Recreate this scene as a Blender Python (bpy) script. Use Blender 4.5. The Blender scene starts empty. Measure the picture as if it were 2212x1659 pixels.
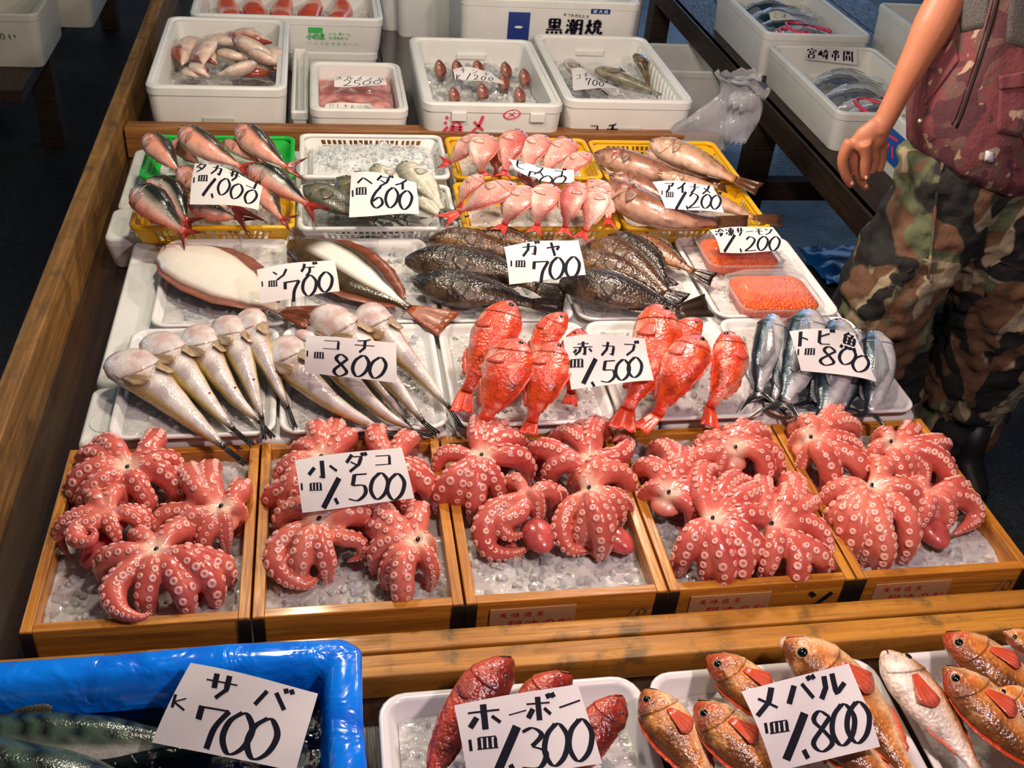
import bpy, bmesh, math, random
from mathutils import Vector, Matrix, noise, Euler
random.seed(7)
SC = bpy.context.scene
COL = SC.collection
# ------------------------------------------------------------------ camera
F_PX, W_PX, H_PX = 2246.6, 2212.0, 1659.0
CAM = Vector((.4445, -1.0673, 1.2123))
RM = Euler((.9387, -.0792, -.1554), 'XYZ').to_matrix()
cd = bpy.data.cameras.new('camera'); cam = bpy.data.objects.new('camera', cd); COL.objects.link(cam)
cam.matrix_world = Matrix.Translation(CAM) @ RM.to_4x4()
cd.sensor_width = 36.0; cd.lens = 36.0 * F_PX / W_PX; cd.clip_start = .02; cd.clip_end = 80
SC.camera = cam
# ------------------------------------------------------------------ light and exposure
SC.view_settings.view_transform = 'Standard'; SC.view_settings.look = 'None'
SC.view_settings.gamma = 1; SC.view_settings.use_curve_mapping = False
SC.view_settings.exposure = 1.0
wd = bpy.data.worlds.new('world'); SC.world = wd; wd.use_nodes = True
wd.node_tree.nodes['Background'].inputs[0].default_value = (.75, .85, 1, 1)
wd.node_tree.nodes['Background'].inputs[1].default_value = .035
def bulb(name, loc, power, col, r=.055):
    l = bpy.data.lights.new(name, 'POINT'); l.energy = power; l.color = col; l.shadow_soft_size = r
    o = bpy.data.objects.new(name, l); o.location = loc; COL.objects.link(o); return o
def area(name, loc, target, size, power, col):
    l = bpy.data.lights.new(name, 'AREA'); l.energy = power; l.color = col; l.size = size[0]; l.shape = 'RECTANGLE'; l.size_y = size[1]
    o = bpy.data.objects.new(name, l); o.location = loc; COL.objects.link(o)
    o.rotation_euler = (Vector(target) - Vector(loc)).to_track_quat('-Z', 'Y').to_euler(); return o
bulb('lamp_light', (.35, 1.05, 1.25), 17, (1, .90, .70))
bulb('lamp_light', (1.22, .98, .86), 15, (1, .80, .66))
bulb('lamp_light', (.75, .1, 1.55), 15, (1, .80, .66))
bulb('lamp_light', (.9, 2.5, 1.5), 11, (1, .95, .80))
bulb('lamp_light', (1.25, -.55, 1.25), 23, (1, .75, .76))
area('daylight_opening', (4.4, 8.0, 1.1), (1.5, 1.5, -.3), (3.2, 1.7), 24, (.35, .6, 1.0))
area('daylight_opening', (-4.5, 5.5, 2.0), (0, 2.0, -.3), (2.0, 1.6), 14, (.5, .7, 1.0))

# ------------------------------------------------------------------ helpers
def P(u, v, z=0.):
    d = RM @ Vector(((u - W_PX/2)/F_PX, -(v - H_PX/2)/F_PX, -1.)); t = (z - CAM.z)/d.z
    return CAM + d*t
def PY(u, v, y):
    d = RM @ Vector(((u - W_PX/2)/F_PX, -(v - H_PX/2)/F_PX, -1.)); t = (y - CAM.y)/d.y
    return CAM + d*t
def lin(c): return c/12.92 if c <= .04045 else ((c + .055)/1.055)**2.4
def hx(s): return tuple(lin(int(s[i:i+2], 16)/255) for i in (0, 2, 4))
def mixc(a, b, t):
    t = max(0, min(1, t)); return tuple(x + (y - x)*t for x, y in zip(a, b))
def sst(a, b, x):
    t = max(0, min(1, (x - a)/(b - a))); return t*t*(3 - 2*t)
def lerp(a, b, t): return a + (b - a)*t
def tag(o, label=None, cat=None, group=None, kind=None):
    if label: o['label'] = label
    if cat: o['category'] = cat
    if group: o['group'] = group
    if kind: o['kind'] = kind
    return o
def thing(name, loc, label=None, cat=None, group=None, rz=0.):
    o = bpy.data.objects.new(name, None); COL.objects.link(o); o.location = loc; o.rotation_euler = (0, 0, rz)
    o.empty_display_size = .05
    return tag(o, label, cat, group)
def meshdata(name, vs, fs, mat, smooth=True, cols=None):
    me = bpy.data.meshes.new(name); me.from_pydata([tuple(v) for v in vs], [], fs); me.update()
    if mat: me.materials.append(mat)
    if smooth: me.polygons.foreach_set('use_smooth', [True]*len(me.polygons))
    if cols:
        at = me.color_attributes.new('Col', 'FLOAT_COLOR', 'POINT')
        flat = []
        for c in cols: flat += [c[0], c[1], c[2], 1.]
        at.data.foreach_set('color', flat)
    return me
def mesh(name, vs, fs, mat, parent=None, smooth=True, cols=None, origin=None, world=True):
    """vs in world space when parent is an unrotated thing (world=True); else local."""
    if parent is not None and world:
        base = parent.location.copy(); q = parent.parent
        while q is not None: base += q.location; q = q.parent
        vs = [Vector(v) - base for v in vs]
    elif origin is not None:
        vs = [Vector(v) - Vector(origin) for v in vs]
    o = bpy.data.objects.new(name, meshdata(name, vs, fs, mat, smooth, cols)); COL.objects.link(o)
    if parent is not None: o.parent = parent
    elif origin is not None: o.location = origin
    return o
def solid(o, th, off=0.):
    m = o.modifiers.new('thickness', 'SOLIDIFY'); m.thickness = th; m.offset = off; return o
def bevel(o, w, seg=2):
    m = o.modifiers.new('edge', 'BEVEL'); m.width = w; m.segments = seg; m.limit_method = 'ANGLE'; return o
class MB:
    def __init__(s): s.v = []; s.f = []; s.c = []
    def add(s, vs, fs, cols=None):
        n = len(s.v); s.v += [Vector(v) for v in vs]; s.f += [tuple(i + n for i in f) for f in fs]
        if cols is not None: s.c += cols
    def box(s, a, b):
        x0, y0, z0 = a; x1, y1, z1 = b
        s.add([(x0,y0,z0),(x1,y0,z0),(x1,y1,z0),(x0,y1,z0),(x0,y0,z1),(x1,y0,z1),(x1,y1,z1),(x0,y1,z1)],
              [(0,3,2,1),(4,5,6,7),(0,1,5,4),(1,2,6,5),(2,3,7,6),(3,0,4,7)])
    def tube(s, pts, rad, n=8, cap=True):
        v, f = tube(pts, rad, n, cap); s.add(v, f)
    def obj(s, name, mat, parent=None, smooth=False, world=True, origin=None):
        return mesh(name, s.v, s.f, mat, parent, smooth, s.c or None, origin, world)
def crom(pts, n):
    """Catmull-Rom through pts, n samples, roughly even by arc length."""
    p = [Vector(q) for q in pts]
    if len(p) == 2: return [p[0].lerp(p[1], i/(n-1)) for i in range(n)]
    e = [p[0]*2 - p[1]] + p + [p[-1]*2 - p[-2]]
    fine = []
    for i in range(1, len(e) - 2):
        a, b, c, d = e[i-1], e[i], e[i+1], e[i+2]
        for k in range(16):
            t = k/16
            fine.append(.5*((2*b) + (c - a)*t + (2*a - 5*b + 4*c - d)*t*t + (-a + 3*b - 3*c + d)*t**3))
    fine.append(p[-1])
    L = [0]
    for i in range(1, len(fine)): L.append(L[-1] + (fine[i] - fine[i-1]).length)
    out = []; j = 0
    for i in range(n):
        t = L[-1]*i/(n - 1)
        while j < len(L) - 2 and L[j+1] < t: j += 1
        d = L[j+1] - L[j]
        out.append(fine[j].lerp(fine[j+1], (t - L[j])/d if d > 1e-9 else 0))
    return out
def frames(pts, n0=(0, 0, 1)):
    T = []; N = []
    for i in range(len(pts)):
        t = (pts[min(i+1, len(pts)-1)] - pts[max(i-1, 0)])
        T.append(t.normalized() if t.length > 1e-9 else Vector((1, 0, 0)))
    n = Vector(n0)
    for t in T:
        n = n - t*n.dot(t)
        if n.length < 1e-6: n = t.orthogonal()
        n = n.normalized(); N.append(n)
    return T, N
def tube(pts, rad, n=8, cap=True, n0=(0, 0, 1), flat=1.):
    T, N = frames(pts, n0); vs = []; fs = []
    for i, p in enumerate(pts):
        r = rad[i] if hasattr(rad, '__len__') else rad
        b = T[i].cross(N[i])
        for k in range(n):
            a = 2*math.pi*k/n
            vs.append(p + b*(r*math.cos(a)) + N[i]*(r*flat*math.sin(a)))
    for i in range(len(pts) - 1):
        for k in range(n):
            k2 = (k + 1) % n
            fs.append((i*n + k, i*n + k2, (i+1)*n + k2, (i+1)*n + k))
    if cap:
        fs.append(tuple(range(n - 1, -1, -1))); m = (len(pts) - 1)*n; fs.append(tuple(range(m, m + n)))
    return vs, fs
def rrect(x0, y0, x1, y1, r, z, seg=5):
    out = []
    for cx, cy, a0 in ((x1-r, y0+r, -90), (x1-r, y1-r, 0), (x0+r, y1-r, 90), (x0+r, y0+r, 180)):
        for k in range(seg + 1):
            a = math.radians(a0 + 90*k/seg); out.append(Vector((cx + r*math.cos(a), cy + r*math.sin(a), z)))
    return out
def loft(loops, cap0=True, cap1=True):
    n = len(loops[0]); vs = [v for l in loops for v in l]; fs = []
    for i in range(len(loops) - 1):
        for k in range(n):
            k2 = (k+1) % n; fs.append((i*n+k, i*n+k2, (i+1)*n+k2, (i+1)*n+k))
    if cap0: fs.append(tuple(range(n-1, -1, -1)))
    if cap1: m = (len(loops)-1)*n; fs.append(tuple(range(m, m+n)))
    return vs, fs
ICO = None
def ico():
    global ICO
    if ICO is None:
        bm = bmesh.new(); bmesh.ops.create_icosphere(bm, subdivisions=1, radius=1)
        bm.verts.ensure_lookup_table()
        ICO = ([v.co.copy() for v in bm.verts], [tuple(v.index for v in f.verts) for f in bm.faces]); bm.free()
    return ICO
def dome(c, n, t, ra, rb, h, seg=14, rings=4):
    """flattened half ellipsoid: centre c, normal n, long axis t"""
    n = n.normalized(); t = (t - n*t.dot(n)).normalized(); b = n.cross(t); vs = []; fs = []
    for i in range(rings):
        a = math.pi/2*i/rings
        for k in range(seg):
            q = 2*math.pi*k/seg
            vs.append(c + t*(ra*math.cos(a)*math.cos(q)) + b*(rb*math.cos(a)*math.sin(q)) + n*(h*math.sin(a)))
    vs.append(c + n*h)
    for i in range(rings - 1):
        for k in range(seg): fs.append((i*seg+k, i*seg+(k+1) % seg, (i+1)*seg+(k+1) % seg, (i+1)*seg+k))
    for k in range(seg): fs.append(((rings-1)*seg+k, (rings-1)*seg+(k+1) % seg, len(vs)-1))
    fs.append(tuple(range(seg-1, -1, -1)))
    return vs, fs
def remesh(vs, fs, vox, smooth=4):
    me = bpy.data.meshes.new('tmp'); me.from_pydata([tuple(v) for v in vs], [], fs)
    o = bpy.data.objects.new('tmp', me); COL.objects.link(o)
    m = o.modifiers.new('r', 'REMESH'); m.mode = 'VOXEL'; m.voxel_size = vox
    if smooth:
        m2 = o.modifiers.new('s', 'SMOOTH'); m2.iterations = smooth; m2.factor = .5
    dg = bpy.context.evaluated_depsgraph_get(); ev = o.evaluated_get(dg); em = ev.to_mesh()
    V = [v.co.copy() for v in em.vertices]; F = [tuple(p.vertices) for p in em.polygons]; N = [v.normal.copy() for v in em.vertices]
    ev.to_mesh_clear(); bpy.data.objects.remove(o); bpy.data.meshes.remove(me)
    return V, F, N

# ------------------------------------------------------------------ materials
def nmat(name):
    m = bpy.data.materials.new(name); m.use_nodes = True; nt = m.node_tree
    return m, nt, nt.nodes['Principled BSDF'], nt.nodes, nt.links
def setp(b, **k):
    for a, v in k.items():
        b.inputs[a.replace('_', ' ')].default_value = v if not (isinstance(v, tuple) and len(v) == 3) else (*v, 1)
def coords(nt, kind='Object', scale=(1, 1, 1)):
    tc = nt.nodes.new('ShaderNodeTexCoord'); mp = nt.nodes.new('ShaderNodeMapping'); mp.inputs['Scale'].default_value = scale
    nt.links.new(tc.outputs[kind], mp.inputs[0]); return mp.outputs[0]
def tex_noise(nt, vec, scale, detail=4, rough=.55, dist=0):
    n = nt.nodes.new('ShaderNodeTexNoise'); n.inputs['Scale'].default_value = scale; n.inputs['Detail'].default_value = detail
    n.inputs['Roughness'].default_value = rough; n.inputs['Distortion'].default_value = dist; nt.links.new(vec, n.inputs['Vector']); return n.outputs[0]
def ramp(nt, fac, stops, interp='LINEAR'):
    r = nt.nodes.new('ShaderNodeValToRGB'); r.color_ramp.interpolation = interp
    e = r.color_ramp.elements
    while len(e) > 1: e.remove(e[-1])
    e[0].position = stops[0][0]; e[0].color = (*stops[0][1], 1)
    for p, c in stops[1:]:
        q = e.new(p); q.color = (*c, 1)
    nt.links.new(fac, r.inputs[0]); return r.outputs[0]
def bump(nt, b, h, strength=.3, dist=.01, normal='Normal'):
    n = nt.nodes.new('ShaderNodeBump'); n.inputs['Strength'].default_value = strength; n.inputs['Distance'].default_value = dist
    nt.links.new(h, n.inputs['Height']); nt.links.new(n.outputs[0], b.inputs[normal]); return n
def mixn(nt, a, b, fac, mode='MIX'):
    m = nt.nodes.new('ShaderNodeMix'); m.data_type = 'RGBA'; m.blend_type = mode
    for s, v in ((m.inputs[0], fac), (m.inputs[6], a), (m.inputs[7], b)):
        if isinstance(v, (int, float)): s.default_value = v
        elif isinstance(v, tuple): s.default_value = (*v, 1)
        else: nt.links.new(v, s)
    return m.outputs[2]
def plain(name, col, rough=.5, **k):
    m, nt, b, N, L = nmat(name); setp(b, Base_Color=col, Roughness=rough, **k); return m
def foam_mat(name, col, rough=.42):
    m, nt, b, N, L = nmat(name); v = coords(nt)
    vo = N.new('ShaderNodeTexVoronoi'); vo.inputs['Scale'].default_value = 210; L.new(v, vo.inputs['Vector'])
    n = tex_noise(nt, v, 9, 4)
    c = ramp(nt, n, [(.25, tuple(x*.9 for x in col)), (.6, col)]); L.new(c, b.inputs['Base Color'])
    bump(nt, b, vo.outputs[0], .12, .002); setp(b, Roughness=rough, Subsurface_Weight=.08, Subsurface_Scale=.02)
    return m
def wood_mat(name, dark, light, rough=.5, scale=1., wear=None, coat=0.):
    m, nt, b, N, L = nmat(name)
    v = coords(nt, 'Object', (1.2*scale, 22*scale, 22*scale))
    oi = N.new('ShaderNodeObjectInfo'); ad = N.new('ShaderNodeVectorMath'); ad.operation = 'ADD'
    cx = N.new('ShaderNodeCombineXYZ'); ml = N.new('ShaderNodeMath'); ml.operation = 'MULTIPLY'; ml.inputs[1].default_value = 40
    L.new(oi.outputs['Random'], ml.inputs[0]); L.new(ml.outputs[0], cx.inputs[0]); L.new(ml.outputs[0], cx.inputs[1])
    L.new(v, ad.inputs[0]); L.new(cx.outputs[0], ad.inputs[1])
    n1 = tex_noise(nt, ad.outputs[0], 3.2, 6, .6, .6); n2 = tex_noise(nt, ad.outputs[0], 14, 3, .6)
    c = ramp(nt, n1, [(.3, dark), (.5, tuple((a+c2)/2 for a, c2 in zip(dark, light))), (.62, light)])
    d = mixn(nt, c, tuple(x*.45 for x in dark), ramp(nt, n2, [(.55, (0,0,0)), (.72, (.55,.55,.55))]))
    if wear:
        v2 = coords(nt, 'Object', (1, 1, 1)); n3 = tex_noise(nt, v2, 14, 5, .65)
        d = mixn(nt, d, wear, ramp(nt, n3, [(.52, (0,0,0)), (.66, (.8,.8,.8))]))
    L.new(d, b.inputs['Base Color']); bump(nt, b, n1, .25, .003)
    r = ramp(nt, n2, [(.3, (rough*.6,)*3), (.7, (min(1, rough*1.3),)*3)]); L.new(r, b.inputs['Roughness'])
    setp(b, Coat_Weight=coat, Coat_Roughness=.12)
    return m
def skin_mat(name, rough=.2, bscale=420, bstr=.35, vor=False, coat=.6, spec=.5, sss=.0, mott=.25):
    """wet fish or octopus skin: pigment from the colour attribute, wet coat, fine relief"""
    m, nt, b, N, L = nmat(name); v = coords(nt)
    a = N.new('ShaderNodeVertexColor'); a.layer_name = 'Col'
    n = tex_noise(nt, v, 55, 5, .65); n2 = tex_noise(nt, v, bscale, 2, .5)
    c = mixn(nt, a.outputs[0], ramp(nt, n, [(.3, (.45,.45,.45)), (.5, (1,1,1)), (.72, (1.35,1.3,1.25))]), mott*2 if mott < .5 else 1., 'MULTIPLY')
    L.new(c, b.inputs['Base Color'])
    h = n2
    if vor:
        vo = N.new('ShaderNodeTexVoronoi'); vo.inputs['Scale'].default_value = vor; L.new(v, vo.inputs['Vector'])
        ad = N.new('ShaderNodeMath'); ad.operation = 'ADD'; L.new(n2, ad.inputs[0]); L.new(vo.outputs[0], ad.inputs[1]); h = ad.outputs[0]
    bump(nt, b, h, bstr, .0022)
    nb = bump(nt, b, n2, bstr*1.1, .0016, 'Coat Normal')
    setp(b, Roughness=rough, Coat_Weight=coat, Coat_Roughness=.06, Specular_IOR_Level=spec, Subsurface_Weight=sss, Subsurface_Scale=.006)
    if sss: b.inputs['Subsurface Radius'].default_value = (1, .35, .2)
    return m
M = {}
M['foam'] = foam_mat('foam', (.80, .80, .765))
M['foam_recess_shade'] = foam_mat('foam_recess_shade', (.52, .52, .47))
M['foam_old'] = foam_mat('foam_old', (.60, .58, .50))
M['tray'] = plain('styrene_tray', (.82, .80, .79), .22, Coat_Weight=.3, Subsurface_Weight=.1, Subsurface_Scale=.01)
M['cedar'] = wood_mat('cedar', (.33, .105, .010), (.66, .28, .030), .42, coat=.25)
M['cedar_dark'] = wood_mat('cedar_dark', (.16, .055, .016), (.36, .15, .04), .5)
M['rail'] = wood_mat('rail_wood', (.13, .060, .014), (.29, .145, .034), .6, .8, (.10, .05, .02))
M['table'] = wood_mat('table_wood', (.018, .009, .005), (.045, .022, .011), .22, .7, coat=.6)
M['plank'] = wood_mat('plank_wood', (.36, .14, .015), (.56, .25, .030), .5, .6, (.10, .07, .02), coat=.15)
M['dark_wood'] = wood_mat('dark_wood', (.014, .008, .005), (.04, .02, .01), .6)
M['green'] = plain('green_plastic', (.01, .48, .05), .3, Subsurface_Weight=.15, Subsurface_Scale=.01)
M['yellow'] = plain('yellow_plastic', (.80, .44, .006), .3, Subsurface_Weight=.2, Subsurface_Scale=.01)
M['white_pl'] = plain('white_plastic', (.78, .78, .74), .3, Subsurface_Weight=.15, Subsurface_Scale=.01)
M['paper'] = plain('card_paper', (.74, .71, .70), .6)
M['paper_wet'] = plain('wet_paper', (.72, .70, .62), .45)
M['ink'] = plain('marker_ink', (.010, .011, .020), .75, Specular_IOR_Level=.12)
M['ink_red'] = plain('red_ink', (.62, .05, .05), .5)
M['ink_pink'] = plain('red_marker', (.75, .05, .10), .4)
M['ink_green'] = plain('green_ink', (.05, .48, .10), .5)
M['ink_faded'] = plain('faded_ink', (.10, .10, .10), .6)
M['navy'] = plain('navy_print', (.012, .035, .22), .4)
M['white_print'] = plain('white_print', (.75, .78, .85), .5)
M['blue_label'] = plain('blue_label', (.01, .08, .40), .4)
M['black'] = plain('black', (.004, .004, .005), .2)
M['black_band'] = plain('black_band', (.012, .009, .008), .45)
M['pupil'] = plain('pupil', (.002, .002, .003), .05, Coat_Weight=1.)
M['iris_gold'] = plain('iris_gold', (.60, .45, .16), .15, Coat_Weight=1.)
M['iris_dark'] = plain('iris_dark', (.10, .09, .09), .12, Coat_Weight=1.)
M['iris_silver'] = plain('iris_silver', (.5, .5, .5), .15, Coat_Weight=1.)
M['gill_red'] = plain('gill_red', (.42, .03, .04), .25, Coat_Weight=.6)
M['fish'] = skin_mat('fish_skin', .20, 300, .30)
M['fish_pale'] = skin_mat('pale_fish_skin', .2, 300, .25, mott=.04); M['fish_mott'] = skin_mat('belly_skin', .18, 240, .45, coat=.7, mott=.1)
M['fish_scale'] = skin_mat('scaled_fish_skin', .24, 350, .35, vor=260)
M['fish_silver'] = skin_mat('silver_fish_skin', .2, 320, .3, coat=.7); M['fish_silver'].node_tree.nodes['Principled BSDF'].inputs['Metallic'].default_value = .35
M['fish_rough'] = skin_mat('rough_fish_skin', .25, 230, .65, vor=150, coat=.8, mott=.4)
M['octo'] = skin_mat('octopus_skin', .24, 260, .22, coat=.5, sss=.12, mott=.15)
M['sucker'] = skin_mat('sucker_skin', .28, 500, .1, coat=.5, mott=.05)
M['fin'] = skin_mat('fin', .25, 420, .3, coat=.5, mott=.2)
def ice_mat(name, a, b_, tr):
    m, nt, b, N, L = nmat(name); v = coords(nt)
    n = tex_noise(nt, v, 28, 5, .6); n2 = tex_noise(nt, v, 95, 1.5, .5)
    L.new(ramp(nt, n, [(.32, a), (.62, b_)]), b.inputs['Base Color']); bump(nt, b, n2, .7, .006)
    setp(b, Roughness=.10, Transmission_Weight=tr, IOR=1.31, Subsurface_Weight=.25, Subsurface_Scale=.012, Coat_Weight=.5, Coat_Roughness=.04); return m
M['ice'] = ice_mat('crushed_ice', (.70, .68, .65), (.97, .96, .94), .35)
M['ice_chunk'] = plain('ice_lump', (.96, .97, .97), .06, Transmission_Weight=.75, IOR=1.31, Coat_Weight=.3)
M['ice_white'] = ice_mat('white_ice', (.6, .62, .6), (.88, .9, .88), .1)
def clear_mat(name, tint, amt, rough=.06, fr=.5):
    m = bpy.data.materials.new(name); m.use_nodes = True; nt = m.node_tree; N = nt.nodes; L = nt.links
    N.remove(N['Principled BSDF']); out = N['Material Output']
    t = N.new('ShaderNodeBsdfTransparent'); t.inputs[0].default_value = (*tint, 1)
    p = N.new('ShaderNodeBsdfPrincipled'); setp(p, Base_Color=(.8, .8, .8), Roughness=rough, Specular_IOR_Level=.8)
    lw = N.new('ShaderNodeLayerWeight'); lw.inputs[0].default_value = .35
    mr = N.new('ShaderNodeMapRange'); mr.inputs[3].default_value = amt; mr.inputs[4].default_value = min(.95, amt + fr); L.new(lw.outputs[1], mr.inputs[0])
    mx = N.new('ShaderNodeMixShader'); L.new(mr.outputs[0], mx.inputs[0]); L.new(t.outputs[0], mx.inputs[1]); L.new(p.outputs[0], mx.inputs[2])
    v = coords(nt); n = tex_noise(nt, v, 40, 3); bump(nt, p, n, .3, .004)
    L.new(mx.outputs[0], out.inputs[0]); return m
M['clear'] = clear_mat('clear_plastic', (.97, .97, .97), .01, .06, .28)
M['bag'] = clear_mat('polythene', (.93, .94, .96), .16, .12, .5)
def roe_mat():
    m, nt, b, N, L = nmat('salmon_roe'); v = coords(nt)
    vo = N.new('ShaderNodeTexVoronoi'); vo.inputs['Scale'].default_value = 170; L.new(v, vo.inputs['Vector'])
    n = tex_noise(nt, v, 60, 4)
    L.new(ramp(nt, n, [(.3, (.75, .05, .0)), (.6, (.92, .13, .0)), (.8, (1., .24, .02))]), b.inputs['Base Color'])
    bump(nt, b, vo.outputs[0], .8, .006); setp(b, Roughness=.25, Specular_IOR_Level=.3); return m
M['roe'] = roe_mat()
def camo_mat(name, base, tan, green, dark, sc=9., th=0.):
    m, nt, b, N, L = nmat(name); v = coords(nt, 'Object', (1, 1, .75))
    def blot(off, lo, s):
        mp = N.new('ShaderNodeMapping'); mp.inputs['Location'].default_value = (off, off*1.7, off*.6); L.new(v, mp.inputs[0])
        n = tex_noise(nt, mp.outputs[0], s, 2.2, .5, 1.1); return ramp(nt, n, [(lo - .012, (0,0,0)), (lo + .012, (1,1,1))])
    c = mixn(nt, base, green, blot(3.1, .56, sc)); c = mixn(nt, c, tan, blot(8.3, .57 + th, sc*1.05)); c = mixn(nt, c, dark, blot(15.7, .565, sc*.9))
    L.new(c, b.inputs['Base Color'])
    wv = tex_noise(nt, v, 500, 2); f = tex_noise(nt, v, 22, 4)
    ad = N.new('ShaderNodeMath'); ad.operation = 'MULTIPLY_ADD'; L.new(wv, ad.inputs[0]); ad.inputs[1].default_value = .06; L.new(f, ad.inputs[2])
    bump(nt, b, ad.outputs[0], .5, .02); setp(b, Roughness=.85); return m
M['camo'] = camo_mat('woodland_camouflage', (.17, .085, .045), (.40, .32, .20), (.13, .15, .075), (.018, .017, .016), 5.6)
M['camo_red'] = camo_mat('faded_red_camouflage', (.19, .050, .056), (.42, .30, .20), (.14, .07, .06), (.09, .028, .035), 12.5, .035)
M['skin'] = plain('human_skin', (.44, .165, .085), .5, Subsurface_Weight=.15, Subsurface_Scale=.01)
M['nail'] = plain('finger_nail', (.66, .30, .22), .3)
M['zip'] = plain('zip_metal', (.05, .05, .04), .4, Metallic=.6)
M['brass'] = plain('brass', (.6, .5, .3), .3, Metallic=.9)
def meshcloth():
    m, nt, b, N, L = nmat('grey_mesh_cloth'); v = coords(nt)
    vo = N.new('ShaderNodeTexVoronoi'); vo.inputs['Scale'].default_value = 420; L.new(v, vo.inputs['Vector'])
    L.new(ramp(nt, vo.outputs[0], [(.15, (.02, .018, .018)), (.5, (.11, .10, .095))]), b.inputs['Base Color']); bump(nt, b, vo.outputs[0], .5, .004); setp(b, Roughness=.8); return m
M['meshcloth'] = meshcloth()
def floor_mat():
    m, nt, b, N, L = nmat('wet_asphalt'); v = coords(nt)
    n = tex_noise(nt, v, 2.2, 5); n2 = tex_noise(nt, v, 60, 4, .7)
    L.new(ramp(nt, n2, [(.3, (.006, .007, .008)), (.7, (.035, .038, .042))]), b.inputs['Base Color'])
    L.new(ramp(nt, n, [(.4, (.28,)*3), (.65, (.6,)*3)]), b.inputs['Roughness']); bump(nt, b, n2, .5, .01); return m
M['floor'] = floor_mat()
def sheet_mat():
    m, nt, b, N, L = nmat('blue_sheet'); v = coords(nt)
    n = tex_noise(nt, v, 16, 3, .5, .5); L.new(ramp(nt, n, [(.3, (.0, .13, .75)), (.65, (.0, .24, 1.0))]), b.inputs['Base Color'])
    bump(nt, b, n, .55, .02); setp(b, Roughness=.2, Coat_Weight=.5, Coat_Roughness=.08); return m
M['sheet'] = sheet_mat()
M['tarp'] = plain('blue_tarp', (.0, .09, .40), .35)
def water_mat():
    m, nt, b, N, L = nmat('water'); v = coords(nt); n = tex_noise(nt, v, 45, 4, .6, .8)
    bump(nt, b, n, .35, .01); setp(b, Base_Color=(.05, .09, .11), Roughness=.02, Transmission_Weight=1., IOR=1.33); return m
M['water'] = water_mat()

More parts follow.
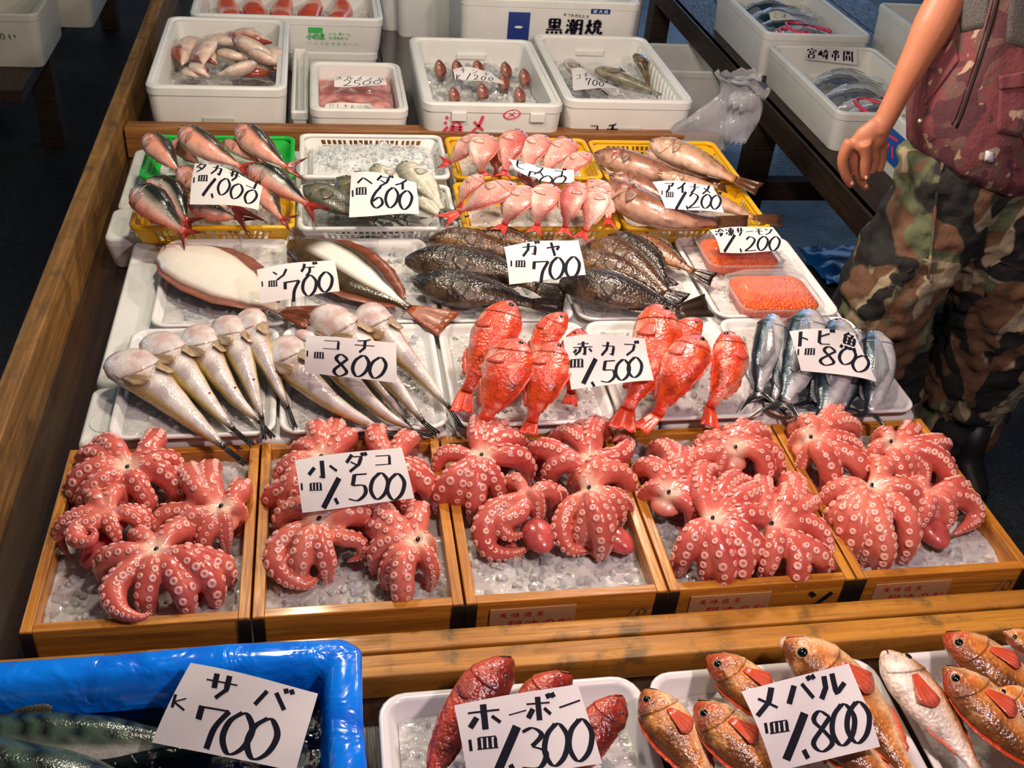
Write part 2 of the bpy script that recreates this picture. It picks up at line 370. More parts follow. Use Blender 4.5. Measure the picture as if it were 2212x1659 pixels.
# ------------------------------------------------------------------ lettering
GL = {
'タ':'38,5 10,48;36,16 85,16 70,58 24,96;30,44 62,62','カ':'8,30 86,30 78,88 60,80;46,5 40,52 8,95','サ':'6,36 94,36;32,8 32,62;68,8 66,60 40,96',
'コ':'14,20 84,20 82,86;10,86 90,86','ヘ':'5,68 38,25 96,78','イ':'80,5 45,45 8,66;55,38 55,96','ソ':'12,25 32,52;84,12 66,60 28,96',
'ケ':'30,6 20,40 4,62;25,32 94,32;62,32 58,65 34,96','ヤ':'6,46 86,28 68,56;34,8 56,96','チ':'76,6 50,16 18,20;6,48 94,48;52,18 50,65 28,96',
'赤':'24,18 76,18;50,3 50,40;6,40 94,40;40,40 35,70 16,92;60,40 60,92 48,86;22,55 10,76;78,52 92,72','フ':'12,20 84,20 72,60 28,96',
'ト':'35,5 35,96;37,40 80,58','ヒ':'25,8 25,78 40,90 88,88;82,22 28,46',
'魚':'40,3 12,30;35,12 65,12 55,28;22,28 78,28 78,66 22,66 22,28;50,28 50,66;22,47 78,47;15,80 8,96;38,78 40,93;60,78 64,93;82,76 94,94',
'小':'50,5 50,94 38,86;25,38 6,72;74,34 96,64','ハ':'36,22 8,88;62,20 94,84','ホ':'8,30 92,30;50,4 50,96;30,50 10,84;70,50 92,76','ー':'6,56 94,44',
'メ':'76,6 56,55 10,94;24,35 82,80','ル':'30,10 28,55 6,94;60,6 60,86 96,50','ア':'8,15 90,15 66,46;50,32 48,65 24,96','ナ':'6,36 94,36;54,4 52,55 20,96',
'冷':'8,20 18,35;4,75 20,58;60,5 30,45;60,5 94,42;48,42 72,42;38,60 80,60 65,85;55,60 55,96','凍':'8,20 18,35;4,75 20,58;30,15 96,15;62,3 62,96;40,28 85,28 85,60 40,60 40,28;40,44 85,44;60,60 32,90;64,60 96,87',
'モ':'15,20 82,20;6,48 94,48;48,20 48,82 90,85','ン':'12,20 36,40;10,92 55,75 92,28','ス':'14,18 80,18 58,55 12,94;52,52 92,92','キ':'14,30 86,24;8,58 92,52;44,4 56,96','ミ':'24,10 80,24;22,42 74,54;14,74 84,94',
'K':'22,8 22,92;82,18 24,56 86,92','皿':'12,20 12,86;12,20 88,20 88,86;38,20 36,86;62,20 62,86;0,88 100,88','|':'46,8 50,92',
'黒':'22,8 78,8 78,48 22,48 22,8;22,28 78,28;50,8 50,66;15,58 85,58;4,72 96,72;15,82 8,96;38,82 40,96;62,82 66,96;85,80 96,95',
'潮':'8,10 18,20;4,38 14,48;4,92 18,65;38,5 38,20;26,14 50,14;28,24 48,24 48,60 28,60 28,24;28,42 48,42;24,72 54,72;38,60 38,96;62,10 92,10 92,95 82,90;62,10 60,70 52,96;62,36 92,36;62,62 92,62',
'焼':'8,35 14,50;34,28 26,45;22,5 20,55 4,92;22,60 36,85;68,3 68,22;48,14 90,14;42,28 96,28;56,20 54,42;80,20 82,42;44,46 94,46;58,52 54,75 40,92;76,50 76,84 94,90 96,76',
'宮':'50,2 50,12;12,30 12,16 88,16 88,30;32,30 70,30 70,48 32,48 32,30;50,48 44,58;25,60 78,60 78,92 25,92 25,60',
'崎':'18,15 18,60;4,30 4,60 32,60 32,30;45,18 95,18;70,4 52,36;72,20 92,38;42,44 98,44;50,56 74,56 74,76 50,76 50,56;88,44 88,92 78,88',
'串':'30,10 70,10 70,32 30,32 30,10;20,44 80,44 80,68 20,68 20,44;50,2 50,98','間':'10,5 10,95;10,5 42,5 42,32 10,32;10,18 42,18;58,5 90,5 90,95 82,90;58,5 58,32 90,32;58,18 90,18;34,46 66,46 66,84 34,84 34,46;34,64 66,64',
'済':'8,12 18,24;4,40 14,50;4,92 20,66;62,2 62,14;32,18 96,18;45,18 82,48;82,18 40,48;42,54 38,95;82,54 82,95;42,64 82,64;42,78 82,78',
'阿':'10,5 10,95;10,5 30,5 22,35 32,55 12,65;38,10 98,10;48,30 70,30 70,60 48,60 48,30;88,10 88,92 76,86','波':'8,12 18,24;4,40 14,50;4,92 20,66;36,22 92,22 84,40;36,22 34,60 24,95;62,4 62,46;42,46 86,46 40,95;50,56 96,95',
'の':'~50,20 45,60 25,80 12,55 35,20 70,15 90,45 80,80 55,92','彩':'45,5 10,18;8,26 14,36;26,24 28,34;46,20 38,34;4,46 54,46;30,40 30,95;28,52 6,80;32,52 54,76;90,8 64,30;92,36 62,60;96,64 58,95',
'美':'30,3 36,14;70,3 62,14;15,18 85,18;20,32 80,32;8,46 92,46;50,18 50,46;12,62 88,62;50,50 46,70 10,95;52,66 90,95','味':'6,22 32,22 32,66 6,66 6,22;46,26 90,26;40,46 98,46;68,5 68,96;66,48 42,82;70,48 98,80',
'追':'60,4 52,14;46,16 46,72;46,16 82,16 82,36 46,36;46,50 86,50 86,72 46,72;10,14 20,26;6,40 22,40 12,62 22,78;8,90 30,82 96,92','求':'10,24 90,24;50,4 50,94 40,88;20,42 30,54;8,86 40,62;82,38 58,56;54,52 94,88;68,6 78,16',
'炭':'50,4 50,22;14,6 14,24 86,24 86,6;6,36 94,36;28,36 22,70 6,94;40,50 36,62;74,46 66,60;56,42 54,66 30,94;56,64 92,94','火':'24,26 32,48;78,22 66,44;50,4 48,50 12,94;50,50 92,94',
'か':'8,34 60,28 58,80 44,90;36,6 28,60 10,92;74,30 90,52','つ':'~6,40 60,20 92,45 60,85 40,86','お':'10,28 66,24;36,6 34,88 14,78 40,52 80,56 70,88;76,14 92,30','た':'8,24 60,20;36,4 12,92;50,46 88,44;48,66 60,88 92,86','き':'14,26 80,18;10,46 86,38;40,4 66,58;28,68 40,92 80,90','い':'14,20 20,72 36,80;70,24 88,58','し':'30,6 28,70 50,92 88,70',
'0':'~52,3 22,28 12,66 36,97 72,78 88,36 66,4 46,8','1':'86,2 14,98','2':'~14,24 44,4 80,24 54,64 10,92;10,92 96,90','3':'~16,12 50,5 76,22 44,46;~44,46 86,62 64,94 8,92','5':'34,6 90,4;36,6 26,44;~26,44 74,46 80,74 46,97 6,90',
'6':'~72,2 32,38 14,74 42,97 80,78 62,52 22,68','7':'12,8 8,38;12,10 88,8;~88,8 56,50 44,97','8':'~78,20 46,4 24,24 58,54 78,80 42,97 16,76 48,46 80,20','.':'50,48 64,90',
'dk':'72,2 80,16;88,0 96,13','^':'10,80 50,20 90,80','~':'5,50 95,50'}
DAK = {'ダ':'タ','ゴ':'コ','ゲ':'ケ','ガ':'カ','ビ':'ヒ','ブ':'フ','バ':'ハ','ボ':'ホ'}
def strokes(ch):
    src = GL[DAK.get(ch, ch)]; out = []
    for s in src.split(';'):
        sm = s[0] == '~'
        pts = [Vector((float(a.split(',')[0])/100, float(a.split(',')[1])/100, 0)) for a in s.lstrip('~').split()]
        if sm: pts = crom(pts, 44)
        else:
            q = []
            for a, b in zip(pts, pts[1:]): q += [a.lerp(b, k/5) for k in range(5)]
            pts = q + [pts[-1]]
        out.append(pts)
    if ch in DAK: out += [[Vector((.86, -.06, 0)), Vector((.92, .13, 0))], [Vector((1.02, -.08, 0)), Vector((1.09, .11, 0))]]
    return out
def lettering(items, mapf, mat, parent, nib=.15, thin=.05, name='lettering', world=True, lift=.0006):
    """items: (glyph, cx, cy, w, h, rot) in surface units; mapf(x, y) -> (point, normal)"""
    vs = []; fs = []
    for it in items:
        ch, cx, cy, w, h = it[:5]; rot = it[5] if len(it) > 5 else 0; nb = it[6] if len(it) > 6 else nib
        ca, sa = math.cos(rot), math.sin(rot)
        for st in strokes(ch):
            xy = []
            for p in st:
                x, y = (p.x - .5)*w, (p.y - .5)*h
                xy.append(Vector((cx + x*ca - y*sa, cy + x*sa + y*ca)))
            sz = min(abs(w), abs(h)) if ch not in '|1.ー' else abs(h)*.75
            if ch == 'ー': sz = abs(w)*.7
            base = len(vs)
            for i, q in enumerate(xy):
                t = xy[min(i+1, len(xy)-1)] - xy[max(i-1, 0)]
                if t.length < 1e-9: t = Vector((1, 0))
                t.normalize(); n = Vector((-t.y, t.x))
                wd_ = sz*math.hypot(nb*abs(n.x*math.cos(.12) + n.y*math.sin(.12)), thin)/2
                for s in (1, -1):
                    a, nn = mapf(*(q + n*wd_*s)); vs.append(a + nn*lift)
            for i in range(len(xy) - 1): fs.append((base+2*i, base+2*i+1, base+2*i+3, base+2*i+2))
    return mesh(name, vs, fs, mat, parent, False, world=world)
def row(text, a, b, w, h, rot=None):
    """glyphs of text with centres evenly from a to b"""
    n = len(text); r = math.atan2(b[1]-a[1], b[0]-a[0]) if rot is None else rot
    return [(c, lerp(a[0], b[0], i/max(1, n-1)), lerp(a[1], b[1], i/max(1, n-1)), w, h, r) for i, c in enumerate(text)]
def card(label, corners, zs, items, bend=(0, 0), nib=.20, mat='paper', cat='price card', group=None, ink='ink'):
    """corners TL TR BR BL in photo pixels, zs their heights; items placed in photo pixels on the card"""
    q = [P(c[0], c[1], z) for c, z in zip(corners, zs)]
    nrm = ((q[2]-q[3]).cross(q[0]-q[3])).normalized()
    if nrm.z < 0: nrm = -nrm
    def S(s, t):
        a = q[0].lerp(q[1], s); b = q[3].lerp(q[2], s)
        return a.lerp(b, t) + nrm*(bend[0]*math.sin(s*math.pi) + bend[1]*math.sin(t*math.pi) + .004*math.sin(s*5+t*3))
    c2 = [Vector(c) for c in corners]
    def inv(x, y):
        s = t = .5
        for _ in range(6):
            p = c2[0]*(1-s)*(1-t) + c2[1]*s*(1-t) + c2[2]*s*t + c2[3]*(1-s)*t; r = Vector((x, y)) - p
            ds = (c2[1]-c2[0])*(1-t) + (c2[2]-c2[3])*t; dt = (c2[3]-c2[0])*(1-s) + (c2[2]-c2[1])*s
            det = ds.x*dt.y - ds.y*dt.x; s += (r.x*dt.y - r.y*dt.x)/det; t += (ds.x*r.y - ds.y*r.x)/det
        return s, t
    def mp(x, y):
        s, t = inv(x, y); e = .01
        p = S(s, t); n = (S(s+e, t) - S(s-e, t)).cross(S(s, t-e) - S(s, t+e)).normalized()
        return p, (n if n.z > 0 or n.dot(nrm) > 0 else -n)
    low = min(p.z for p in q); base = sum(q, Vector())/4; base.z = low
    root = thing('price_card', base, label, cat, group)
    nu, nv = 14, 8; vs = [S(i/nu, j/nv) for j in range(nv+1) for i in range(nu+1)]
    fs = [(j*(nu+1)+i, (j+1)*(nu+1)+i, (j+1)*(nu+1)+i+1, j*(nu+1)+i+1) for j in range(nv) for i in range(nu)]
    pp = mesh('paper', vs, fs, M[mat], root); solid(pp, .0006); pp.modifiers.new('edge', 'EDGE_SPLIT')
    if items: lettering(items, mp, M[ink], root, nib, lift=.0009)
    return root
def face_map(o, ux, uy):
    """flat surface: origin, x axis per unit, y axis (down) per unit; points toward the viewer of that face"""
    n = Vector(uy).cross(Vector(ux)).normalized()
    return lambda x, y: (Vector(o) + Vector(ux)*x + Vector(uy)*y, n)
# ------------------------------------------------------------------ the setting
ZT, ZF = -.085, -.80
def beam(name, a, b, w, h, mat, parent=None, bev=.003, rz_up=True):
    """a beam with its grain along local x, from a to b (centre line of its top face)"""
    a = Vector(a); b = Vector(b); d = b - a; L = d.length
    m = MB(); m.box((-L/2, -w/2, -h), (L/2, w/2, 0)); o = m.obj(name, mat, None, False)
    o.location = (a + b)/2; o.rotation_euler = (0, -math.asin(d.z/L), math.atan2(d.y, d.x)); bevel(o, bev)
    if parent is not None:
        o.location = o.location - parent.location; o.parent = parent
    return o
def upright(name, x, y, z0, z1, w, d, mat, parent):
    m = MB(); m.box((x-w/2, y-d/2, z0), (x+w/2, y+d/2, z1)); return bevel(m.obj(name, mat, parent), .004)
fl = MB(); fl.add([(-9, -4, ZF), (9, -4, ZF), (9, 14, ZF), (-9, 14, ZF)], [(0, 1, 2, 3)])
tag(fl.obj('floor', M['floor']), kind='structure')
# main stall table: planked top, rails, cross rails, legs
tb = thing('stall_table', (.75, 1.0, ZF), 'long dark wet wooden stall table with raised side rail carrying the fish', 'table')
for i in range(9):
    x0 = -.13 + i*.196
    beam('top_plank', (x0 + .098, -.95, ZT), (x0 + .098, 3.3, ZT), .193, .03, M['table'], tb, .002)
for k_ in range(2): beam('top_plank', (-.228 - k_*.196, -.95, ZT), (-.228 - k_*.196, -.02, ZT), .193, .03, M['table'], tb, .002)
beam('side_rail', (-.125, -.06, .04), (-.125, 3.3, .04), .04, .155, M['rail'], tb, .004)
beam('cross_rail', (-.10, 1.80, .005), (1.64, 1.80, .005), .032, .088, M['cedar_dark'], tb, .003)
beam('cross_rail', (-.10, 1.835, .0), (1.64, 1.835, .0), .028, .083, M['cedar_dark'], tb, .003)
beam('cross_rail', (-.10, -.039, -.028), (1.66, -.039, -.028), .034, .055, M['plank'], tb, .003)
beam('cross_rail', (-.10, -.079, -.031), (1.66, -.079, -.031), .040, .052, M['plank'], tb, .003)
beam('side_rail', (1.628, -.04, -.06), (1.628, 3.3, -.06), .022, .06, M['dark_wood'], tb, .003)
for x, y in ((-.05, -.6), (-.05, 1.2), (-.05, 3.1), (1.58, -.6), (1.58, 1.2), (1.58, 3.1)):
    upright('leg', x, y, ZF, ZT - .03, .07, .07, M['dark_wood'], tb)
# ------------------------------------------------------------------ foam pieces
def foam_lid(label, x0, y0, x1, y1, z0, z1, mat='foam', group=None, ring=None):
    root = thing('foam_box', ((x0+x1)/2, (y0+y1)/2, z0), label, 'foam box', group)
    r = .018
    vs, fs = loft([rrect(x0+.012, y0+.012, x1-.012, y1-.012, r, z0), rrect(x0, y0, x1, y1, r, lerp(z0, z1, .75)), rrect(x0, y0, x1, y1, r, z1-.006), rrect(x0+.005, y0+.005, x1-.005, y1-.005, r, z1)])
    bevel(mesh('body', vs, fs, M[mat], root, False), .003)
    if ring:
        v, f = tube([Vector((ring[0] + ring[2]*math.cos(a*.2618), ring[1] + ring[2]*math.sin(a*.2618), z1)) for a in range(25)], .0018, 5, False); mesh('moulded_ring', v, f, M[mat], root)
    return root
foam_lid('upturned white foam box bearing the left flathead tray, moulded ring at its corner', .004, .412, .53, .590, ZT, -.002, ring=(.045, .48, .028))
foam_lid('upturned white foam box under the white flatfish tray', .006, .596, .53, 1.155, ZT, -.002)
foam_lid('upturned white foam box under the middle trays of red and dark rockfish', .535, .412, 1.065, 1.155, ZT, -.002)
foam_lid('upturned white foam box under the flying fish and salmon roe', 1.07, .412, 1.600, 1.155, ZT, -.002)
foam_lid('upturned white foam box jutting out left below the front yellow basket', -.062, 1.163, .33, 1.315, ZT, .0)
foam_lid('upturned white foam box below the green basket', -.055, 1.32, .33, 1.66, ZT, .0)
foam_lid('upturned white foam box below the two white baskets', .335, 1.163, .765, 1.66, ZT, .0)
foam_lid('upturned white foam box below the baskets of pink bream', .77, 1.163, 1.165, 1.66, ZT, .0)
foam_lid('upturned white foam box below the two right yellow baskets', 1.17, 1.163, 1.585, 1.66, ZT, .0)
# ------------------------------------------------------------------ ice
def ice(label, x0, y0, x1, y1, z, amp=.006, n=160, size=(.003, .008), mat='ice', heap=None, quad=None, res=.0055):
    nx = max(6, int((x1-x0)/res)); ny = max(6, int((y1-y0)/res)); m = MB(); H = {}
    sd = random.uniform(0, 90)
    def hgt(x, y):
        h = z + amp*noise.fractal(Vector((x*16 + sd, y*16, 0)), 1, 2, 3) + amp*.55*abs(noise.noise(Vector((x*75, y*75, sd)))) + amp*.2*noise.noise(Vector((x*190, y*190, sd)))
        if heap: h += heap(x, y)
        return h
    vs = [Vector((lerp(x0, x1, i/nx), lerp(y0, y1, j/ny), hgt(lerp(x0, x1, i/nx), lerp(y0, y1, j/ny)))) for j in range(ny+1) for i in range(nx+1)]
    fs = [(j*(nx+1)+i, j*(nx+1)+i+1, (j+1)*(nx+1)+i+1, (j+1)*(nx+1)+i) for j in range(ny) for i in range(nx)]
    m.add(vs, fs); iv, jf = ico()
    for _ in range(int(n*2.2)):
        x = random.uniform(x0+.012, x1-.012); y = random.uniform(y0+.012, y1-.012); s = random.uniform(*size)*random.choice((.5, .6, .8, .9, 1.3))
        c = Vector((x, y, hgt(x, y) + s*.15)); sc = Vector((s*random.uniform(.6, 1.5), s*random.uniform(.6, 1.5), s*random.uniform(.5, 1.)))
        R = Euler((random.random()*6, random.random()*6, random.random()*6)).to_matrix()
        m.add([c + R @ Vector((v.x*sc.x, v.y*sc.y, v.z*sc.z))*random.uniform(.85, 1.1) for v in iv], jf)
    o = m.obj('crushed_ice', M[mat], None, False, origin=((x0+x1)/2, (y0+y1)/2, z))
    nf = nx*ny; o.data.materials.append(M['ice_chunk']); o.data.polygons.foreach_set('material_index', [0 if i < nf or (i//80) % 3 == 0 else 1 for i in range(len(o.data.polygons))]); o.data.polygons.foreach_set('use_smooth', [i < nf for i in range(len(o.data.polygons))])
    return tag(o, label, 'ice', 'crushed ice under the fish', 'stuff')
# ------------------------------------------------------------------ octopus boxes
XS = [0, .3176, .6365, .9616, 1.2818, 1.603]; BD = .4048
BOXL = ['leftmost cedar box, behind the blue bin, holding four octopuses', 'second cedar box from the left, with the large 1.500 octopus card',
        'middle cedar box with bare ice at its front', 'fourth cedar box from the left, black brush mark on its front', 'rightmost cedar box beside the man']
for i in range(5):
    x0, x1 = XS[i] + .002, XS[i+1] - .002; w = .0165
    if i == 0: x0 -= .006
    r = thing('cedar_box', ((x0+x1)/2, BD/2, ZT), BOXL[i], 'wooden box')
    def board(name, a, b, wd_, h): return beam(name, a, b, wd_, h, M['cedar'], r, .0015)
    board('side_board', (x0+w/2, .0, 0), (x0+w/2, BD, 0), w, .083); board('side_board', (x1-w/2, 0, 0), (x1-w/2, BD, 0), w, .083)
    board('end_board', (x0+w, w/2+.001, -.0015), (x1-w, w/2+.001, -.0015), w, .081); board('end_board', (x0+w, BD-w/2-.001, -.0015), (x1-w, BD-w/2-.001, -.0015), w, .081)
    board('bottom_board', ((x0+w), BD/2, -.075), (x1-w, BD/2, -.075), BD-2*w-.002, .008)
    for xa in (x0, x1):
        b = MB(); b.box((xa - (.001 if xa == x0 else .017), -.0015, -.082), (xa + (.017 if xa == x0 else .001), .0, -.004)); b.obj('corner_band', M['black_band'], r)
    if i >= 2:
        lx0, lx1 = x0 + .038, x0 + .175
        b = MB(); b.box((lx0, -.0012, -.072), (lx1, .0005, -.018)); lab = b.obj('printed_label', M['paper_wet'], r)
        lab.data.materials[0] = M['label_wood'] if 'label_wood' in M else plain('label_wood', (.50, .28, .12), .5); M['label_wood'] = lab.data.materials[0]
        fm = face_map((lx0, -.0014, -.018), (1, 0, 0), (0, 0, -1))
        o = lettering(row('美味追求', (.022, .013), (.080, .013), .013, .012) + row('阿波の彩', (.042, .036), (.122, .036), .022, .020), fm, M['ink_red'], r, .13, .06)
    if i == 3:
        fm = face_map((x1 - .085, -.0006, -.01), (1, 0, 0), (0, 0, -1))
        lettering([('ン', .030, .030, .05, .05, 0)], fm, M['ink'], r, .2, .08, 'brush_mark')
    if i == 2:
        fm = face_map((x1 - .085, -.0006, -.01), (1, 0, 0), (0, 0, -1)); lettering(row('10', (.03, .035), (.05, .035), .016, .02), fm, M['ink_faded'], r, .1, .06, 'faint_number')
    if i == 4:
        fm = face_map((x1 - .07, -.0006, -.01), (1, 0, 0), (0, 0, -1)); lettering(row('10', (.02, .03), (.038, .03), .016, .026), fm, M['ink_faded'], r, .1, .06, 'faint_number')
    ice(['crushed ice in the leftmost cedar box', 'crushed ice in the second cedar box', 'bare crushed ice in the middle cedar box', 'crushed ice in the fourth cedar box', 'crushed ice in the rightmost cedar box'][i],
        x0+w, w, x1-w, BD-w, -.040, .008, 150, (.004, .012), heap=lambda x, y: .016*sst(.30, .40, y) + .006*sst(.1, .0, y))
# ------------------------------------------------------------------ trays
def tray(label, x0, y0, x1, y1, zb, zt, r=.035, lip=.009, group=None, mat='tray'):
    root = thing('styrene_tray', ((x0+x1)/2, (y0+y1)/2, zb), label, 'tray', group); s = .014
    def R(d, z): return rrect(x0+d, y0+d, x1-d, y1-d, max(.004, r-d), z)
    vs, fs = loft([R(s+lip, zb), R(lip+.002, zt-.003), R(0, zt-.004), R(0, zt), R(.003, zt+.0015), R(lip, zt+.0005), R(lip+.004, zt-.004), R(s+lip+.003, zb+.004), R(s+lip+.012, zb+.002)])
    mesh('tray_shell', vs, fs, M[mat], root); return root
TR = [('white styrene tray holding the white-bellied flatfish', .088, .755, .366, 1.118), ('white styrene tray holding the brown and white flatfish', .374, .755, .672, 1.118),
      ('white styrene tray holding the left dark rockfish', .682, .752, .964, 1.118), ('white styrene tray holding the right dark rockfish', .972, .752, 1.272, 1.118), ('white styrene tray holding two packs of salmon roe', 1.282, .752, 1.578, 1.118),
      ('white styrene tray of five belly-up flatheads, leftmost', .058, .402, .344, .748), ('white styrene tray of flatheads under the 800 card, beside the red rockfish', .350, .402, .655, .748),
      ('white styrene tray holding the left red rockfish', .664, .402, .972, .746), ('white styrene tray holding the right red rockfish', .978, .402, 1.272, .746), ('white styrene tray holding the flying fish', 1.278, .402, 1.588, .746)]
for k, (lb, x0, y0, x1, y1) in enumerate(TR):
    tray(lb, x0, y0, x1, y1, -.001, .022)
    ice('crushed ice in the ' + lb.split('styrene ')[1], x0+.022, y0+.022, x1-.022, y1-.022, .011, .004, 70 if k != 6 else 150, (.003, .009))
TN = [('white styrene tray of red gurnards beside the blue bin', .497, -.46, .884, -.118), ('white styrene tray of orange rockfish under the 1.800 card', .896, -.46, 1.262, -.118), ('white styrene tray of orange rockfish at the right front corner', 1.272, -.46, 1.66, -.118)]
for lb, x0, y0, x1, y1 in TN:
    tray(lb, x0, y0, x1, y1, -.083, -.048, .04, .011)
    ice('crushed ice in the ' + lb.split('styrene ')[1], x0+.028, y0+.028, x1-.028, y1-.028, -.074, .006, 60, (.004, .012))
# ------------------------------------------------------------------ baskets
def basket(label, mat, x0, y0, x1, y1, zb, zt, group=None):
    root = thing('plastic_basket', ((x0+x1)/2, (y0+y1)/2, zb), label, 'basket', group); r = .022; s = .028; th = .0035
    def R(d, z, rr=r): return rrect(x0+d, y0+d, x1-d, y1-d, max(.005, rr-d*.3), z)
    vs, fs = loft([R(.006, zt-.010), R(0, zt-.009), R(0, zt-.002), R(.003, zt), R(.009, zt), R(.011, zt-.003), R(.011, zt-.010)], False, False)
    n = len(vs)//7; fs += [(6*n+k, 6*n+(k+1) % n, (k+1) % n, k) for k in range(n)]
    mesh('rim', vs, fs, M[mat], root)
    vs, fs = loft([R(s, zb), R(s-.004, zb+.008), R(s+.001, zb+.008), R(s+.004, zb+.003)]); mesh('base', vs, fs, M[mat], root)
    z0, z1 = zb + .006, zt - .006
    def wallpt(side, f, g, off=0.):     # f along, g up
        d = lerp(s-.004, .006, g) + off
        if side == 0: return Vector((lerp(x0+d, x1-d, f), y0+d, lerp(z0, z1, g)))
        if side == 1: return Vector((lerp(x0+d, x1-d, f), y1-d, lerp(z0, z1, g)))
        if side == 2: return Vector((x0+d, lerp(y0+d, y1-d, f), lerp(z0, z1, g)))
        return Vector((x1-d, lerp(y0+d, y1-d, f), lerp(z0, z1, g)))
    for side in range(4):
        L = (x1-x0) if side < 2 else (y1-y0); m = MB()
        def slab(f0, f1, g0, g1):
            a = [wallpt(side, f, g) for f, g in ((f0, g0), (f1, g0), (f1, g1), (f0, g1))]; b = [wallpt(side, f, g, th) for f, g in ((f0, g0), (f1, g0), (f1, g1), (f0, g1))]
            m.add(a + b, [(0,1,2,3), (7,6,5,4), (0,4,5,1), (1,5,6,2), (2,6,7,3), (3,7,4,0)])
        e = .045/L
        slab(0, e, 0, 1); slab(1-e, 1, 0, 1); slab(e, 1-e, .80, 1); slab(e, 1-e, 0, .12); slab(e, 1-e, .44, .50)
        nb = int(L*(1-2*e)/.0145)
        for k in range(1, nb):
            f = e + (1-2*e)*k/nb; hw = .0022/L if k % 5 else .005/L
            slab(f-hw, f+hw, .12, .80)
        m.obj('lattice_wall', M[mat], root)
    return root
BK = [('green plastic basket of fusiliers in the back row', 'green', .0, 1.345, .368, 1.60, .022, .068), ('yellow plastic basket at the left, holding fusiliers in the front row', 'yellow', .008, 1.100, .372, 1.335, .004, .062),
      ('white plastic basket heaped with bare ice, back row', 'white_pl', .380, 1.345, .758, 1.61, .022, .072), ('white plastic basket holding the silver bream', 'white_pl', .378, 1.105, .752, 1.340, .004, .055),
      ('yellow plastic basket of pink bream in the back row', 'yellow', .766, 1.345, 1.158, 1.60, .022, .072), ('yellow plastic basket of pink bream in the front row', 'yellow', .760, 1.090, 1.146, 1.340, .004, .062),
      ('yellow plastic basket of greenlings in the back row', 'yellow', 1.164, 1.335, 1.535, 1.590, .022, .072), ('yellow plastic basket of greenlings in the front row, rightmost', 'yellow', 1.152, 1.090, 1.530, 1.330, .004, .062)]
for k, (lb, mt, x0, y0, x1, y1, zb, zt) in enumerate(BK):
    basket(lb, mt, x0, y0, x1, y1, zb, zt)
    hp = (lambda x, y: .034*max(0, 1 - ((x-.57)/.19)**2)*max(0, 1 - ((y-1.47)/.125)**2)) if k == 2 else None
    ice('heaped white ice filling the back white basket' if k == 2 else 'ice in the ' + lb, x0+.034, y0+.034, x1-.034, y1-.034, zb + (.022 if k == 2 else .008), .004, 200 if k == 2 else 50, (.003, .007) if k == 2 else (.003, .009), mat='ice_white' if k == 2 else 'ice', heap=hp)
# ------------------------------------------------------------------ open foam boxes
def foam_box(label, cx, cy, w, d, z0, z1, rz=0., wall=.03, mat='foam', floor_h=.03, r=.035, lipped=True, recess=True, rec=.52, group=None, ridges=0, tabs=False):
    root = thing('foam_box', (cx, cy, z0), label, 'foam box', group, rz); h = z1 - z0; hw, hd = w/2, d/2
    def R(k, z, rr=r): return rrect(-hw+k, -hd+k, hw-k, hd-k, max(.006, rr-k*.4), z)
    L = [R(.014, 0), R(.012, .006), R(.003, h-.030)]
    L += [R(.003, h-.028), R(0, h-.026), R(0, h-.006), R(.005, h)] if lipped else [R(0, h-.006), R(.004, h)]
    L += [R(wall*.45, h)] + ([R(wall*.5, h-.006), R(wall*.95, h-.007)] if lipped else [R(wall*.9, h)]) + [R(wall, h-.016), R(wall+.006, floor_h+.01), R(wall+.016, floor_h)]
    vs, fs = loft(L); mesh('body', vs, fs, M[mat], root, True, world=False).modifiers.new('edge', 'EDGE_SPLIT')
    if recess:
        m = MB(); m.box((-.045 if w > .3 else -.03, -hd+.002, .0), (.045 if w > .3 else .03, -hd+.009, h*rec)); bevel(m.obj('hand_hold', M['foam_recess_shade'], root, world=False), .003)  # grey panel stands in for the hand-hold recess, its shade put into colour
        m = MB(); m.box((-.05, hd-wall-.012, h*.66), (.05, hd-wall+.002, h*.66+.022)); bevel(m.obj('moulded_rib', M[mat], root, world=False), .006, 3)
    if tabs:
        for x in (-hw*.5, hw*.62):
            m = MB(); m.box((x-.022, -hd-.006, h-.052), (x+.022, -hd+.002, h-.024)); bevel(m.obj('lid_tab', M[mat], root, world=False), .003)
    for k in range(ridges):
        y = lerp(-hd+.07, hd-.07, k/(ridges-1)); m = MB(); m.box((hw-wall-.007, y-.004, floor_h+.015), (hw-wall+.001, y+.004, h-.02)); m.obj('wall_rib', M[mat], root, world=False)
    return root
A = foam_box('deep white foam box of pink bream pieces at the left behind the rail', .150, 2.155, .385, .62, ZT, .103, wall=.032)
A2 = foam_box('white foam box half hidden right of the deep box of pink bream', .375, 2.20, .05, .55, ZT, .005, recess=False, wall=.012, r=.01)
S1 = foam_box('small white foam box of squid between the deep bream box and the red-lettered box', .548, 2.045, .285, .40, ZT, .045, recess=False, wall=.026)
C = foam_box('white foam box with red writing, holding reddish fish heads in ice', .932, 2.075, .412, .58, ZT, .092, wall=.032, tabs=True)
D = foam_box('white foam box with black writing, holding flatheads in ice', 1.352, 2.13, .40, .60, ZT, .092, wall=.030, ridges=14)
B0 = foam_box('plain white foam box supporting the box of red fillets', .335, 2.67, .60, .36, ZT, -.012, recess=False)
B = foam_box('white foam box with green print, holding red fillets, on another box', .337, 2.67, .63, .37, -.011, .105, recess=False, wall=.03)
for bx, by in ((.76, 2.78), (.62, 3.1)):
    pass
G0 = foam_box('white foam box at the back with a base ledge, left of the printed box', .84, 3.05, .24, .34, ZT, .12, recess=False)
G = foam_box('tall white foam box with navy label and brush lettering at the back', 1.225, 2.675, .63, .40, ZT, .19, recess=False)
G2 = foam_box('narrow white foam box at the back between the two printed boxes', .715, 3.10, .11, .30, ZT, .14, recess=False, wall=.02)
